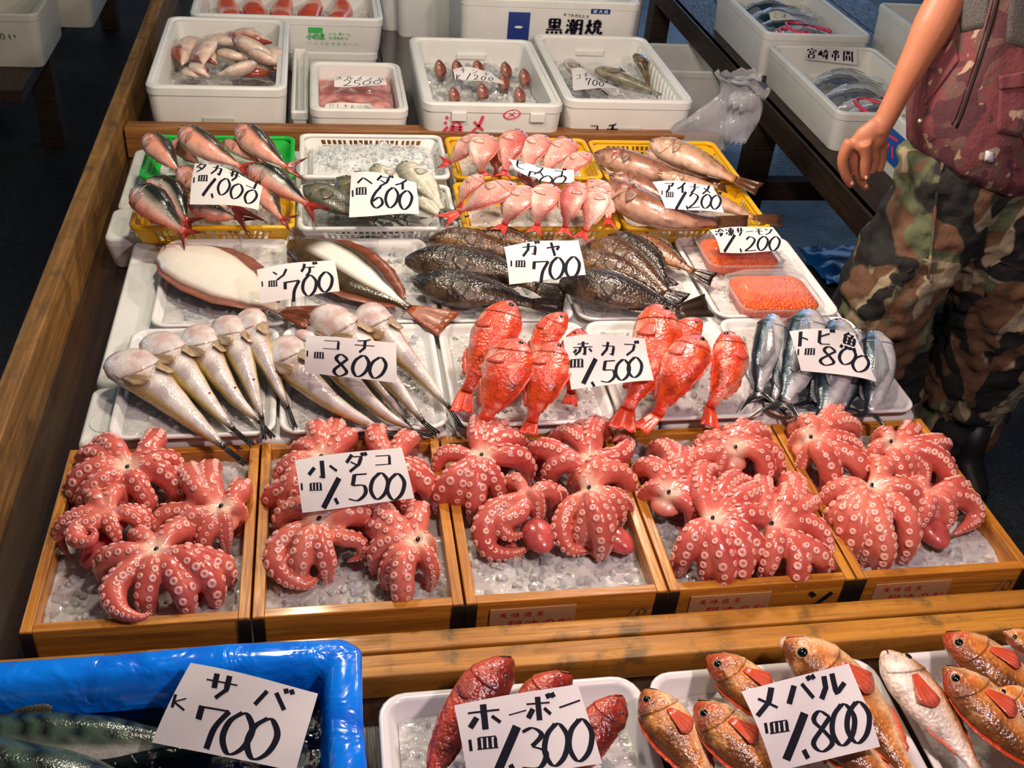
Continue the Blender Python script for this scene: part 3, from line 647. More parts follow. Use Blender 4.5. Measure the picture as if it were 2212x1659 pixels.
def on_front(root, w, d, h, x, z, sc=1.):
    return face_map((x, -d/2 - .0012 + .003, z), (1, 0, 0), (0, 0, -1))
# red marker on C, black marker on D
fm = on_front(C, .412, .58, .177, 0, .177)
def on(root, fn): return fn
lettering([('済', -.115, .062, .062, .058, .05), ('メ', -.045, .062, .05, .06, 0), ('0', .052, .030, .062, .030, 0), ('メ', .052, .030, .03, .02, 0)], face_map((0, -.2895, .177), (1, 0, 0), (0, 0, -1)), M['ink_pink'], C, .14, .09, 'red_writing', world=False)
lettering([('~', .150, .092, .04, .03, .3)], face_map((0, -.2895, .177), (1, 0, 0), (0, 0, -1)), M['ink_green'], C, .14, .09, 'green_mark', world=False)
lettering([('コ', -.105, .090, .03, .035, 0), ('チ', -.048, .090, .04, .04, 0)], face_map((0, -.2995, .177), (1, 0, 0), (0, 0, -1)), M['ink'], D, .14, .08, 'black_writing', world=False)
# green print on B, navy label and lettering on G
m = MB(); m.box((.065, -.1842, .065), (.112, -.182, .082)); m.obj('green_patch', M['ink_green'], B, world=False)
lettering(row('小の求', (.070, .062), (.110, .062), .022, .022) + row('いしきいし', (.14, .052), (.20, .052), .013, .010) + row('たきおかつ', (.14, .066), (.19, .066), .013, .010) + row('いしつたきおかいし', (.07, .084), (.225, .084), .014, .008), face_map((0, -.1862, .116), (1, 0, 0), (0, 0, -1)), M['ink_green'], B, .14, .12, 'green_print', world=False)
m = MB(); m.box((-.150, -.2012, .135), (-.076, -.199, .232)); lb = m.obj('navy_label', M['navy'], G, world=False)
v, f = dome(Vector((-.113, -.2014, .182)), Vector((0, -1, 0)), Vector((1, 0, 0)), .016, .005, .0006, 12, 2); mesh('label_emblem', v, f, M['white_print'], G, world=False)
lettering(row('黒潮焼', (.012, .085), (.152, .085), .060, .056), face_map((0, -.2010, .275), (1, 0, 0), (0, 0, -1)), M['ink'], G, .16, .08, 'brush_lettering', world=False)
lettering(row('かつおのたたき', (.045, .045), (.125, .050), .011, .011), face_map((0, -.2010, .275), (1, 0, 0), (0, 0, -1)), M['ink'], G, .12, .08, 'small_lettering', world=False)
m = MB(); m.box((.135, -.2012, .236), (.203, -.1995, .252)); m.obj('navy_strip', M['navy'], G, world=False)
lettering(row('炭火焼', (.150, .031), (.188, .031), .014, .012), face_map((0, -.2016, .275), (1, 0, 0), (0, 0, -1)), M['white_print'], G, .14, .1, 'strip_lettering', world=False)
# ------------------------------------------------------------------ right-hand table and its boxes
RT = thing('trestle_table', (2.5, 2.4, ZF), 'dark wooden trestle table behind the man carrying foam boxes of silver fish', 'table')
for i in range(5): beam('top_plank', (2.12 + i*.2, 1.32, -.105), (2.12 + i*.2, 4.2, -.105), .197, .035, M['dark_wood'], RT)
beam('edge_rail', (2.03, 1.32, -.105), (2.03, 4.2, -.105), .03, .09, M['dark_wood'], RT)
for y in (1.45, 2.45, 3.9):
    beam('leg', (2.05, y, -.14), (1.95, y, ZF + .08), .09, .075, M['dark_wood'], RT) if False else upright('leg', 2.07, y, ZF, -.14, .09, .10, M['dark_wood'], RT)
    upright('leg', 2.95, y, ZF, -.14, .09, .10, M['dark_wood'], RT); beam('cross_bar', (2.07, y, -.45), (2.95, y, -.45), .06, .08, M['dark_wood'], RT)
beam('foot_rail', (2.07, 1.45, -.62), (2.07, 3.9, -.62), .05, .09, M['dark_wood'], RT)
E1 = foam_box('white foam box of bagged blue-backed fish, farther of two on the trestle table', 2.285, 2.905, .43, .60, -.104, .062, recess=False, wall=.028)
E2 = foam_box('white foam box of bagged silver fish with a written card, nearer on the trestle table', 2.285, 2.245, .43, .66, -.104, .032, recess=False, wall=.028)
E3 = foam_box('white foam box with blue and red label, beside the hand of the man', 2.405, 1.60, .43, .48, -.104, .080, recess=False, wall=.028)
E4 = foam_box('plain white foam box at the far right behind the forearm of the man', 2.86, 2.55, .50, .60, -.104, .12, recess=False)
def PX(u, v, x):
    d = RM @ Vector(((u - W_PX/2)/F_PX, -(v - H_PX/2)/F_PX, -1.)); t = (x - CAM.x)/d.x
    return CAM + d*t
q0 = PX(1922, 272, 2.1895); q1 = PX(1990, 325, 2.1895); zt_ = q0.z; zb_ = PX(1912, 342, 2.1895).z; e0 = E3.location
m = MB(); m.box((-.2172, q1.y - e0.y - .08, max(.02, zb_ - e0.z)), (-.2125, q0.y - e0.y, min(.150, zt_ - e0.z))); m.obj('blue_label', M['blue_label'], E3, world=False)
lh = min(.150, zt_ - e0.z) - max(.02, zb_ - e0.z)
lettering([('ー', .045, lh*.22, .07, .05, 0, .3), ('ハ', .045, lh*.62, .07, lh*.5)], face_map((-.2178, q0.y - e0.y, min(.150, zt_ - e0.z)), (0, -1, 0), (0, 0, -1)), M['ink_pink'], E3, .24, .16, 'label_print', world=False)
foam_box('white foam box on the floor below the gap beside the clear bag', 1.98, 3.15, .30, .35, -.55, -.22, recess=False)
foam_box('narrow white foam box standing on the floor behind the printed box', 1.92, 4.2, .25, .3, -.60, .02, recess=False)
ft = thing('blue_tarpaulin', (2.52, 2.35, ZF), 'blue plastic sheet folded on the floor below the trestle table', 'tarpaulin')
m = MB(); m.add([(2.36 + .34*i/12, 2.18 + .30*j/12, ZF + .01 + .03*noise.noise(Vector((i*.5, j*.5, 3))) + .02) for j in range(13) for i in range(13)], [(j*13+i, j*13+i+1, (j+1)*13+i+1, (j+1)*13+i) for j in range(12) for i in range(12)])
solid(m.obj('sheet', M['tarp'], ft, True), .004)
# left side: bench and boxes across the aisle
LB = thing('low_bench', (-1.0, 3.7, ZF), 'dark low wooden bench across the aisle at top left', 'bench')
for i in range(4): beam('top_plank', (-1.62 + i*.28, 2.85, -.305), (-1.62 + i*.28, 5.2, -.305), .275, .05, M['dark_wood'], LB)
for x in (-1.65, -.72):
    for y in (3.5, 5.1): upright('leg', x, y, ZF, -.355, .09, .09, M['dark_wood'], LB)
f1 = foam_box('worn foam box with a scribble on its end, on the bench at top left', -.745, 3.28, .30, .42, -.304, -.10, recess=False, mat='foam_old')
f2 = foam_box('foam box farther along the bench at top left', -.66, 3.80, .34, .50, -.304, -.085, recess=False, mat='foam_old')
foam_box('white foam box at the left picture edge on the bench', -1.34, 3.0, .40, .60, -.304, .03, recess=False)
lettering(row('しのい', (-.03, .08), (.05, .08), .03, .03), face_map((0, -.2085, .20), (1, 0, 0), (0, 0, -1)), M['ink_faded'], f1, .12, .06, 'scribble', world=False)
beam('side_rail', (-.125, 3.3, .04), (-.125, 4.2, .04), .04, .1, M['dark_wood'], tb, .004)
# ------------------------------------------------------------------ blue bin with mackerel
BN = thing('blue_lined_bin', (.01, -.40, ZT), 'foam bin lined with bright blue plastic sheet holding mackerel in water', 'bin')
bx0, by0, bx1, by1, bz = -.46, -.70, .474, -.092, .058
def RB(k, z, r=.03): return rrect(bx0+k, by0+k, bx1-k, by1-k, max(.008, r - k*.3), z, 8)
def crump(loops, a):
    out = []
    for i, l in enumerate(loops):
        out.append([v + Vector((noise.noise(v*30), noise.noise(v*30 + Vector((9, 0, 0))), noise.noise(v*26 + Vector((0, 7, 0)))*.8))*a for v in l])
    return out
def dense(l, n=6): return [l[i].lerp(l[(i+1) % len(l)], k/n) for i in range(len(l)) for k in range(n)]
loops = [RB(.012, ZT), RB(.006, -.03), RB(.0, .03), RB(.001, bz-.006), RB(.008, bz), RB(.035, bz+.001), RB(.045, bz-.005), RB(.052, bz-.03), RB(.060, bz-.07), RB(.07, -.065), RB(.10, -.07)]
vs, fs = loft(crump([dense(l) for l in loops], .0045)); mesh('blue_lining', vs, fs, M['sheet'], BN)
v, f = loft([rrect(bx0+.075, by0+.075, bx1-.075, by1-.075, .02, -.045), rrect(bx0+.052, by0+.052, bx1-.052, by1-.052, .02, .004)]); mesh('water', v, f, M['water'], BN, False)
# ------------------------------------------------------------------ fish
def interp(tab, s, k):
    for a, b in zip(tab, tab[1:]):
        if s <= b[0]:
            t = (s - a[0])/(b[0] - a[0]); t = t*t*(3-2*t)*.5 + t*.5; return lerp(a[k], b[k], t)
    return tab[-1][k]
FUS = [(0,.10,.10,.12),(.02,.25,.24,.28),(.05,.42,.42,.46),(.12,.68,.70,.76),(.25,.94,.96,1),(.4,1,1,1),(.6,.82,.80,.80),(.8,.46,.44,.42),(.93,.24,.24,.20),(1,.22,.22,.14)]
BRE = [(0,.06,.10,.12),(.03,.30,.26,.34),(.08,.62,.50,.62),(.16,.88,.76,.9),(.28,1,.94,1),(.42,.98,1,.95),(.6,.80,.84,.75),(.78,.46,.50,.42),(.9,.22,.24,.2),(1,.20,.20,.12)]
ROC = [(0,.16,.24,.20),(.03,.34,.40,.42),(.09,.58,.62,.70),(.18,.84,.84,.94),(.30,1,.98,1),(.45,.98,1,.92),(.62,.78,.78,.72),(.8,.46,.44,.42),(.92,.30,.28,.24),(1,.30,.28,.14)]
AIN = [(0,.16,.20,.18),(.03,.36,.38,.42),(.1,.66,.68,.76),(.22,.92,.94,1),(.4,1,1,1),(.6,.86,.86,.84),(.8,.55,.54,.5),(.93,.32,.32,.26),(1,.34,.34,.16)]
KOC = [(0,.36,.36,.30),(.015,.60,.60,.48),(.05,.84,.84,.72),(.12,1,1,.92),(.22,.96,.96,1),(.34,.80,.80,1),(.5,.62,.62,.88),(.7,.42,.42,.64),(.86,.26,.26,.40),(.95,.15,.15,.22),(1,.12,.12,.14)]
SOL = [(0,.10,.16,.3),(.03,.30,.36,.5),(.1,.66,.70,.8),(.25,.96,.97,1),(.4,1,1,1),(.6,.84,.84,.9),(.8,.46,.46,.66),(.92,.18,.18,.4),(1,.16,.16,.25)]
TOB = [(0,.10,.12,.14),(.03,.32,.34,.40),(.1,.66,.70,.78),(.22,.96,.96,1),(.4,1,1,1),(.6,.94,.92,.9),(.8,.66,.60,.58),(.93,.34,.32,.28),(1,.28,.28,.14)]
GUR = [(0,.16,.34,.26),(.03,.40,.46,.46),(.1,.78,.64,.86),(.2,1,.86,1),(.28,.94,.96,.96),(.45,.80,.84,.78),(.7,.50,.52,.5),(.9,.28,.28,.28),(1,.26,.26,.16)]
def nz(p, s, o=0.): return noise.noise(Vector((p[0]*s + o, p[1]*s - o*.7, p[2]*s + o*.3)))
def c_taka(s, a, up, q):
    k = a + .14*nz(q, 26)
    c = mixc(hx('f08c6e'), hx('e8b0a0'), sst(-.9, -.35, k)); c = mixc(c, hx('b9b3a4'), sst(-.35, .08, k)); c = mixc(c, hx('1e2118'), sst(.02, .32, k))
    c = mixc(c, hx('e0604a'), .75*sst(.22, .0, s)*sst(.55, .1, a)); return mixc(c, hx('c04030'), sst(.86, 1., s)*.8)
def c_taka2(s, a, up, q):
    k = a + .14*nz(q, 26)
    c = mixc(hx('f6c4b2'), hx('f0a68e'), sst(-.9, -.2, k)); c = mixc(c, hx('c48a78'), sst(.0, .35, k)); c = mixc(c, hx('33352a'), sst(.18, .5, k))
    c = mixc(c, hx('e46a55'), .7*sst(.25, .02, s)); return mixc(c, hx('c04838'), sst(.86, 1., s)*.7)
def c_hed(s, a, up, q):
    st = .5 + .5*math.sin(a*34 + nz(q, 18))
    c = mixc(hx('d8d4c0'), hx('8c8a78'), st*.7*sst(-.7, .1, a)); c = mixc(c, hx('55543f'), sst(.35, .95, a)*.85); return mixc(c, hx('6a6a58'), .6*sst(.2, .05, s))
def c_hedd(s, a, up, q):
    st = .5 + .5*math.sin(a*30 + nz(q, 18))
    c = mixc(hx('77745f'), hx('2f2e24'), st*.85); return mixc(c, hx('33322a'), .6*sst(.25, .05, s) + .3*sst(.2, .9, a))
def c_bre(s, a, up, q):
    st = .5 + .5*math.sin(a*24)
    c = mixc(hx('eccbbd'), hx('d89a8c'), sst(-.75, .15, a + .2*nz(q, 30))); c = mixc(c, hx('c06258'), sst(.3, .95, a)*.75); c = mixc(c, hx('c77a70'), st*.22*sst(.2, .35, s))
    c = mixc(c, hx('c4544c'), .45*sst(.30, .26, s)*sst(.18, .25, s) + .25*sst(.1, .0, s)); return mixc(c, hx('cc3c30'), sst(.84, 1., s))
def c_bred(s, a, up, q):
    c = mixc(hx('dca092'), hx('c0605a'), sst(-.7, .3, a + .25*nz(q, 28))); c = mixc(c, hx('a04038'), sst(.4, .95, a)*.8); return mixc(c, hx('c03028'), sst(.84, 1., s))
def c_ain(s, a, up, q):
    n = nz(q, 55) + .6*nz(q, 120, 5)
    c = mixc(hx('c49a84'), hx('8a5a44'), sst(-.8, .1, a)); c = mixc(c, hx('4a2a1e'), sst(.25, .9, a)*.8); c = mixc(c, hx('5e3626'), sst(.1, .5, n)*.7)
    return mixc(c, hx('6a3430'), .55*sst(.2, .03, s))
def c_ainl(s, a, up, q):
    n = nz(q, 55) + .6*nz(q, 120, 5)
    c = mixc(hx('dcb8a0'), hx('b48a6a'), sst(-.7, .1, a)); c = mixc(c, hx('8a6240'), sst(.2, .9, a)*.8); c = mixc(c, hx('8a5c3c'), sst(.1, .5, n)*.6); return mixc(c, hx('b8782c'), sst(.86, 1, s)*.7)
def c_gaya(s, a, up, q):
    n = nz(q, 42) + .7*nz(q, 95, 3)
    c = mixc(hx('5c4630'), hx('241a12'), sst(-.7, .2, a)); c = mixc(c, hx('100d0b'), sst(-.1, .55, n)*.8); return mixc(c, hx('6e5a3c'), sst(.25, .7, -n)*.5*sst(.5, -.6, a))
def c_gayab(s, a, up, q):
    n = nz(q, 42) + .7*nz(q, 95, 3)
    c = mixc(hx('84603c'), hx('4e3018'), sst(-.7, .2, a)); c = mixc(c, hx('241508'), sst(-.1, .55, n)*.75); return c
def c_gayal(s, a, up, q):
    n = nz(q, 42) + .7*nz(q, 95, 3)
    c = mixc(hx('c08a62'), hx('84522f'), sst(-.7, .3, a)); return mixc(c, hx('4a2410'), sst(.0, .6, n)*.8)
def c_aka(s, a, up, q):
    n = nz(q, 34) + .6*nz(q, 80, 4)
    c = mixc(hx('f0b49a'), hx('e0452a'), sst(-.95, -.45, a + .2*n)); c = mixc(c, hx('e8571c'), sst(-.1, .5, n)*.9); c = mixc(c, hx('8a1c10'), sst(.35, .8, n)*.75*sst(-.4, .3, a)); c = mixc(c, hx('f6b294'), sst(.25, .6, -n)*.8)
    return mixc(c, hx('d82820'), .5*sst(.2, .0, s) + .4*sst(.8, 1, s))
def c_tob(s, a, up, q):
    c = mixc(hx('e4e2e2'), hx('b9bcc4'), sst(-.6, -.05, a)); c = mixc(c, hx('49606a'), sst(.02, .22, a + .08*nz(q, 40))); c = mixc(c, hx('12222c'), sst(.25, .7, a)); return mixc(c, hx('b89a94'), .4*sst(.12, .04, s)*sst(.3, -.2, a))
def c_meb(s, a, up, q):
    n = nz(q, 30) + .6*nz(q, 75, 2)
    c = mixc(hx('f6cc98'), hx('d07c30'), sst(-.8, .0, a + .35*n)); c = mixc(c, hx('4e2c10'), sst(.0, .6, a + .5*n)*.85); c = mixc(c, hx('e8a860'), .6*sst(.35, .7, -n)); c = mixc(c, hx('c8401c'), .6*sst(.28, .1, s)*sst(-.2, .4, n)); return c
def c_mebw(s, a, up, q):
    n = nz(q, 30) + .6*nz(q, 75, 2)
    c = mixc(hx('f6e4d4'), hx('eec8a4'), sst(-.3, .3, a + .2*n)); c = mixc(c, hx('a8612a'), sst(.3, .7, a + .3*n)); return c
def c_hob(s, a, up, q):
    n = nz(q, 40) + .6*nz(q, 95, 2)
    c = mixc(hx('c8503a'), hx('9c2c20'), sst(-.7, .0, a)); c = mixc(c, hx('5c1812'), sst(.0, .6, a + .3*n)*.8); return mixc(c, hx('c0583c'), sst(.3, .7, -n)*.5)
def c_koc(s, a, up, q):
    n = nz(q, 40) + .5*nz(q, 110, 2); e = abs(a)
    c = mixc(hx('e4dbd6'), hx('bdaeb0'), sst(-.2, .5, n)); c = mixc(c, hx('dcaaa0'), .65*sst(.1, .6, n + .3)*sst(.5, .2, s)); c = mixc(c, hx('b9a0a8'), .5*sst(.12, .0, abs(a + .03))*sst(.3, .45, s)); c = mixc(c, hx('c4a548'), .85*sst(.60, .88, e)*sst(.2, .35, s)); c = mixc(c, hx('5a4a2c'), sst(.15, -.3, up))
    c = mixc(c, hx('c09aa0'), .75*sst(.07, .0, s)); return mixc(c, hx('2c2720'), sst(.90, .99, s))
def c_solw(s, a, up, q):
    c = hx('efe8da'); c = mixc(c, hx('c4483c'), .55*sst(.05, .015, abs(a - .05 + .02*nz(q, 20)))*sst(.15, .25, s)); c = mixc(c, hx('d8a08c'), .5*sst(.18, .04, s)); c = mixc(c, hx('a05a44'), .7*sst(.88, 1, abs(a)));
    c = mixc(c, hx('dcb4a0'), .6*sst(.80, .95, s)); return mixc(c, hx('3a2a18'), sst(.0, -.4, up))
def c_solb(s, a, up, q):
    n = nz(q, 50); w = sst(.42, .34, abs(a - .12 + .04*n))*sst(.16, .3, s)
    c = mixc(hx('4a3a20'), hx('2c2214'), sst(-.2, .5, n)); c = mixc(c, hx('f0eadf'), w); return mixc(c, hx('3a2412'), sst(.9, 1, s))
def c_saba(s, a, up, q):
    k = a + .1*nz(q, 20); st = sst(.1, .45, math.sin(s*75 + 2.2*math.sin(a*9) + 2*nz(q, 14)))
    c = mixc(hx('d0d0c4'), hx('8d9388'), sst(-.3, .1, k)); b = mixc(hx('3e5244'), hx('0a100c'), st); return mixc(c, b, sst(.02, .22, k))
def c_slice(s, a, up, q):
    c = mixc(hx('f0d4c0'), hx('d89a80'), sst(-.2, .5, a + .5*nz(q, 30))); return mixc(c, hx('94402f'), sst(.15, .5, a + .5*nz(q, 35)))
LEN = [(0,.05,.07,.1),(.08,.30,.26,.4),(.2,.64,.58,.7),(.38,.96,.9,1),(.55,1,1,1),(.75,.68,.74,.8),(.9,.28,.32,.4),(1,.06,.08,.12)]
SPEC = {
 'fusilier': dict(prof=FUS, H=.150, T=.115, col=c_taka, mat='fish', tail=(.24, .16, .62), tcol=('c8402c', '1a1210'), eye=(.085, .20, .016, 'iris_dark'), dors=(.28, .82, .025), anal=(.6, .82, .02), pec=(.27, -.12, .14), fcol='7a3a2c'),
 'silver_bream': dict(prof=BRE, H=.215, T=.085, col=c_hed, mat='fish_scale', tail=(.20, .17, .5), tcol=('4a4638', '2e2b24'), eye=(.11, .30, .022, 'iris_gold'), dors=(.26, .85, .035), anal=(.62, .85, .03), pec=(.3, -.1, .24), fcol='6a6654'),
 'pink_bream': dict(gl=1, prof=BRE, H=.225, T=.092, col=c_bre, mat='fish_scale', tail=(.20, .15, .45), tcol=('d4503e', 'c02e24'), eye=(.12, .32, .024, 'iris_dark'), dors=(.24, .85, .03), anal=(.62, .85, .03), pec=(.3, -.1, .24), fcol='d8806c'),
 'greenling': dict(prof=AIN, H=.125, T=.095, col=c_ain, mat='fish', tail=(.15, .095, .05), tcol=('6a4426', '3e2414'), eye=(.085, .35, .014, 'iris_dark'), dors=(.22, .9, .03), anal=(.5, .9, .025), pec=(.26, -.1, .15), fcol='5a3a26'),
 'dark_rockfish': dict(prof=ROC, H=.165, T=.105, col=c_gaya, mat='fish_rough', tail=(.17, .11, .08), tcol=('3a2616', '18100a'), eye=(.12, .42, .022, 'iris_dark'), dors=(.2, .88, .045), anal=(.6, .86, .05), pec=(.3, -.2, .22), fcol='2a1c12'),
 'red_rockfish': dict(prof=ROC, H=.175, T=.125, col=c_aka, mat='fish_rough', tail=(.17, .10, .06), tcol=('e8502c', 'f04a30'), eye=(.125, .42, .036, 'iris_gold'), dors=(.2, .88, .04), anal=(.6, .86, .05), pec=(.3, -.2, .22), fcol='e24a30'),
 'flying_fish': dict(prof=TOB, H=.092, T=.070, col=c_tob, mat='fish_silver', tail=(.22, .17, .75), tcol=('2c2f33', '17191c'), eye=(.09, .2, .020, 'iris_silver'), dors=(.7, .9, .03), anal=(.7, .9, .02), pec=(.22, .15, .52), fcol='7c8288'),
 'orange_rockfish': dict(prof=ROC, H=.155, T=.100, col=c_meb, mat='fish_rough', tail=(.16, .10, .06), tcol=('c8642c', '8a3a18'), eye=(.118, .42, .044, 'iris_gold'), dors=(.2, .88, .04), anal=(.6, .86, .04), pec=(.27, -.15, .22), fcol='d8481c'),
 'red_gurnard': dict(prof=GUR, H=.115, T=.095, col=c_hob, mat='fish_rough', tail=(.16, .1, .15), tcol=('c03a28', '8a2418'), eye=(.13, .55, .016, 'iris_dark'), dors=(.3, .8, .02), anal=(.5, .85, .02), pec=(.26, -.2, .22), fcol='a02a20'),
 'flathead': dict(prof=KOC, H=.125, T=.070, col=c_koc, mat='fish_mott', tail=(.14, .014, .1), tcol=('2a2620', '141210'), eye=None, dors=None, anal=None, pec=(.2, .82, .15), pec2=True, fcol='8a5a4c', mouth=False),
 'flatfish': dict(prof=SOL, H=.205, T=.050, col=c_solw, mat='fish_pale', tail=(.20, .12, .02), tcol=('a8562c', '8a4420'), eye=None, dors=(.1, .92, .075), anal=(.14, .92, .075), pec=None, fcol='8c4a34'),
 'mackerel': dict(prof=FUS, H=.135, T=.115, col=c_saba, mat='fish', tail=(.16, .13, .6), tcol=('55563f', '2a2c22'), eye=(.09, .2, .018, 'iris_silver'), dors=(.3, .42, .03), anal=(.65, .75, .02), pec=(.24, -.05, .12), fcol='6a6c54'),
 'fish_piece': dict(prof=LEN, H=.19, T=.10, col=c_slice, mat='fish', tail=None, tcol=None, eye=None, dors=None, anal=None, pec=None, fcol='b0503c', mouth=False, gill=False),
}
NA, NR = 34, 22
LEAN = dict(pink_bream=.045, red_rockfish=.045, fusilier=.03, flying_fish=.03, silver_bream=.025, flathead=.012, greenling=.015)
def fish(kind, label, pts, ds=1, roll=0., H=1., T=1., col=None, tail=None, group=None, gillred=False, open_mouth=False, cat='fish', world=False, name=None, tw=1., tlen=1., eye=True, pecoff=0, lean=None):
    """pts: photo pixels (u, v, z) from snout to tail base; ds: +1 back on the left of the swimming direction seen from above"""
    sp = SPEC[kind]; ln_ = LEAN.get(kind, 0) if lean is None else lean
    if ln_ and not world: pts = [(u, v, z + ln_*(1 - i/(len(pts)-1))) for i, (u, v, z) in enumerate(pts)]
    W3 = [P(*p) for p in pts] if not world else [Vector(p) for p in pts]
    S = crom(W3, NA); L = sum((S[i+1] - S[i]).length for i in range(NA-1)); colf = col or sp['col']
    TT, NN = frames(S); cr, sr = math.cos(roll), math.sin(roll)
    Hh, Tt = sp['H']*H*L, sp['T']*T*L
    def ax(i):
        n, b = NN[i], NN[i].cross(TT[i])*ds      # n up side, b dorsal
        return (n*cr + b*sr), (b*cr - n*sr)
    def at(s, th, off=0.):
        x = max(0, min(1, s))*(NA-1); i = min(NA-2, int(x)); f = x - i
        c = S[i].lerp(S[i+1], f); n, b = ax(i); n2, b2 = ax(i+1); n = n.lerp(n2, f); b = b.lerp(b2, f)
        ca, sa = math.cos(th), math.sin(th)
        hh = interp(sp['prof'], s, 1 if ca > 0 else 2)*Hh; tt = interp(sp['prof'], s, 3)*Tt
        o = b*(ca*hh) + n*(sa*tt)
        if off: o += (b*(ca*tt) + n*(sa*hh)).normalized()*off
        return c + o
    base = sum(S, Vector())/NA; base.z = min(p.z for p in S) - Tt*.9
    root = thing(name or kind, base, label, cat, group)
    vs = []; cs = []; fs = []
    SV = [(i/(NA-1))**1.25 for i in range(NA)]
    for s in SV:
        for k in range(NR):
            th = 2*math.pi*k/NR; v = at(s, th); vs.append(v); cs.append(colf(s, math.cos(th), math.sin(th), v - base))
    for i in range(NA-1):
        for k in range(NR):
            k2 = (k+1) % NR; f = (i*NR+k, i*NR+k2, (i+1)*NR+k2, (i+1)*NR+k); fs.append(f if ds > 0 else f[::-1])
    vs += [S[0] + (S[0]-S[1])*.12, S[-1]]; cs += [cs[0], cs[NR*(NA-1)]]
    for k in range(NR):
        k2 = (k+1) % NR; a = (NR*NA, k2, k); b = (NR*NA+1, (NA-1)*NR+k, (NA-1)*NR+k2)
        fs += [a if ds > 0 else a[::-1], b if ds > 0 else b[::-1]]
    mesh('body', vs, fs, M[sp['mat']], root, True, cs)
    def fin(nm, grid, c0, c1, th=.0012):
        nu, nv = len(grid), len(grid[0]); v = [p for r in grid for p in r]
        f = [(i*nv+j, i*nv+j+1, (i+1)*nv+j+1, (i+1)*nv+j) for i in range(nu-1) for j in range(nv-1)]
        c = [mixc(mixc(c0, c1, (j/(nv-1))**.7), tuple(x*.55 for x in c0), .5*(i % 2)) for i in range(nu) for j in range(nv)]
        o = mesh(nm, v, f, M['fin'], root, True, c); solid(o, th); return o
    n, b = ax(NA-1)
    if sp['tail']:
        lt, spd, fork = sp['tail']; lt *= L*tlen; spd *= L*tw; td = TT[-1]
        if tail: 
            tv = (P(*tail) if not world else Vector(tail)) - S[-1]; lt = tv.length*1.02; td = tv.normalized()
        h0 = interp(sp['prof'], 1, 1)*Hh*.9; g = []; bb = (b - td*b.dot(td)).normalized(); nn = td.cross(bb)
        for i in range(15):
            x = 1 - 2*i/14; ll = lt*(1 - fork*(1 - abs(x)**1.3)); r = []
            for j in range(6):
                q = j/5; r.append(S[-1] - td*(.012*L*(1-q)) + td*(ll*q) + bb*(x*(h0 + (spd - h0)*q**.8)) + nn*(.004*math.sin(x*7 + i % 2*.6)*q*L*2))
            g.append(r)
        fin('tail_fin', g, hx(sp['tcol'][0]), hx(sp['tcol'][1]), .0014)
    for nm, key, sg in (('dorsal_fin', 'dors', 0), ('anal_fin', 'anal', math.pi)):
        if sp[key]:
            s0, s1, hf = sp[key]; g = []; m = 18 if nm == 'dorsal_fin' else 9
            for i in range(m):
                s = lerp(s0, s1, i/(m-1)); e = math.sin(math.pi*min(1, max(.04, (i+.3)/(m-.4))))**.5*hf*L*(1.0 if i % 2 else (.94 if sp['prof'] is SOL else .75))
                p = at(s, sg + (.12 if sg == 0 else -.12)*1); p0 = at(s, sg); ii = min(NA-1, int(s*(NA-1))); n_, b_ = ax(ii); dr = b_*(1 if sg == 0 else -1)
                g.append([p0 - dr*.004, p0 + (dr*.8 + TT[ii]*.5 + n_*.12)*e*.5, p0 + (dr*.75 + TT[ii]*.9 + n_*.2)*e])
            fin(nm, g, mixc(hx(sp['fcol']), colf(.5, 1 if sg == 0 else -1, .3, Vector()), .35), hx(sp['fcol']))
    if sp['pec']:
        s0, a0, ln = sp['pec']; s0 += .045; ln *= (1. if sp.get('pec2') or kind in ('flying_fish', 'orange_rockfish') else .55)
        for sgn in ((1, -1) if sp.get('pec2') else (1,)):
            g = []; th0 = math.acos(max(-1, min(1, a0)))
            if sp.get('pec2') and sgn < 0: th0 = math.pi - th0
            for i in range(9):
                x = i/8 - .5; r = []
                for j in range(5):
                    q = j/4; l2 = ln*(1 - .9*x*x - .25*x)
                    r.append(at(s0 + l2*q, th0 + x*(.25 + .60*q) + (.35*q*sgn if sp.get('pec2') else .25*q), (.0015 + .006*q*L*4*(.5 + abs(x)))*(1. if kind in ('flying_fish', 'orange_rockfish', 'flathead') else .4)))
                g.append(r)
            pc_ = hx(sp['fcol']) if kind in ('orange_rockfish', 'flying_fish') else mixc(hx(sp['fcol']), colf(.35, a0, .6, Vector()), .6); fin('pectoral_fin', g, pc_, mixc(pc_, (.8, .7, .6), .12))
    if sp.get('gill', True) and sp['prof'] not in (SOL,):
        g = []; gc = []
        for i in range(11):
            x = i/10*2 - 1; th = math.pi/2 + x*1.15*(1 if not sp.get('pec2') else 1); se = .295 - .06*x*x; r = []
            for s, of in ((.17, .0000), (.21, .0009*L*4), (se - .012, .0022*L*4), (se, .0016*L*4), (se + .004, -.001)):
                p = at(s, th, of); r.append(p); gc.append(mixc(colf(s, math.cos(th), math.sin(th), p - base), (.05, .02, .015), .45 if s >= se - .001 else 0))
            g.append(r)
        v = [p for r in g for p in r]; f = [(i*5+j, i*5+j+1, (i+1)*5+j+1, (i+1)*5+j) for i in range(10) for j in range(4)]
        if gillred: mesh('gill', [at(.27 + .04*math.sin(k*.6), math.pi/2 + (k-5)*.16 + (.10 if j else -.1), .002) for k in range(11) for j in range(2)], [(k*2, k*2+1, k*2+3, k*2+2) for k in range(10)], M['gill_red'], root)
        mesh('gill_cover', v, f if ds > 0 else [x[::-1] for x in f], M[sp['mat']], root, True, gc)
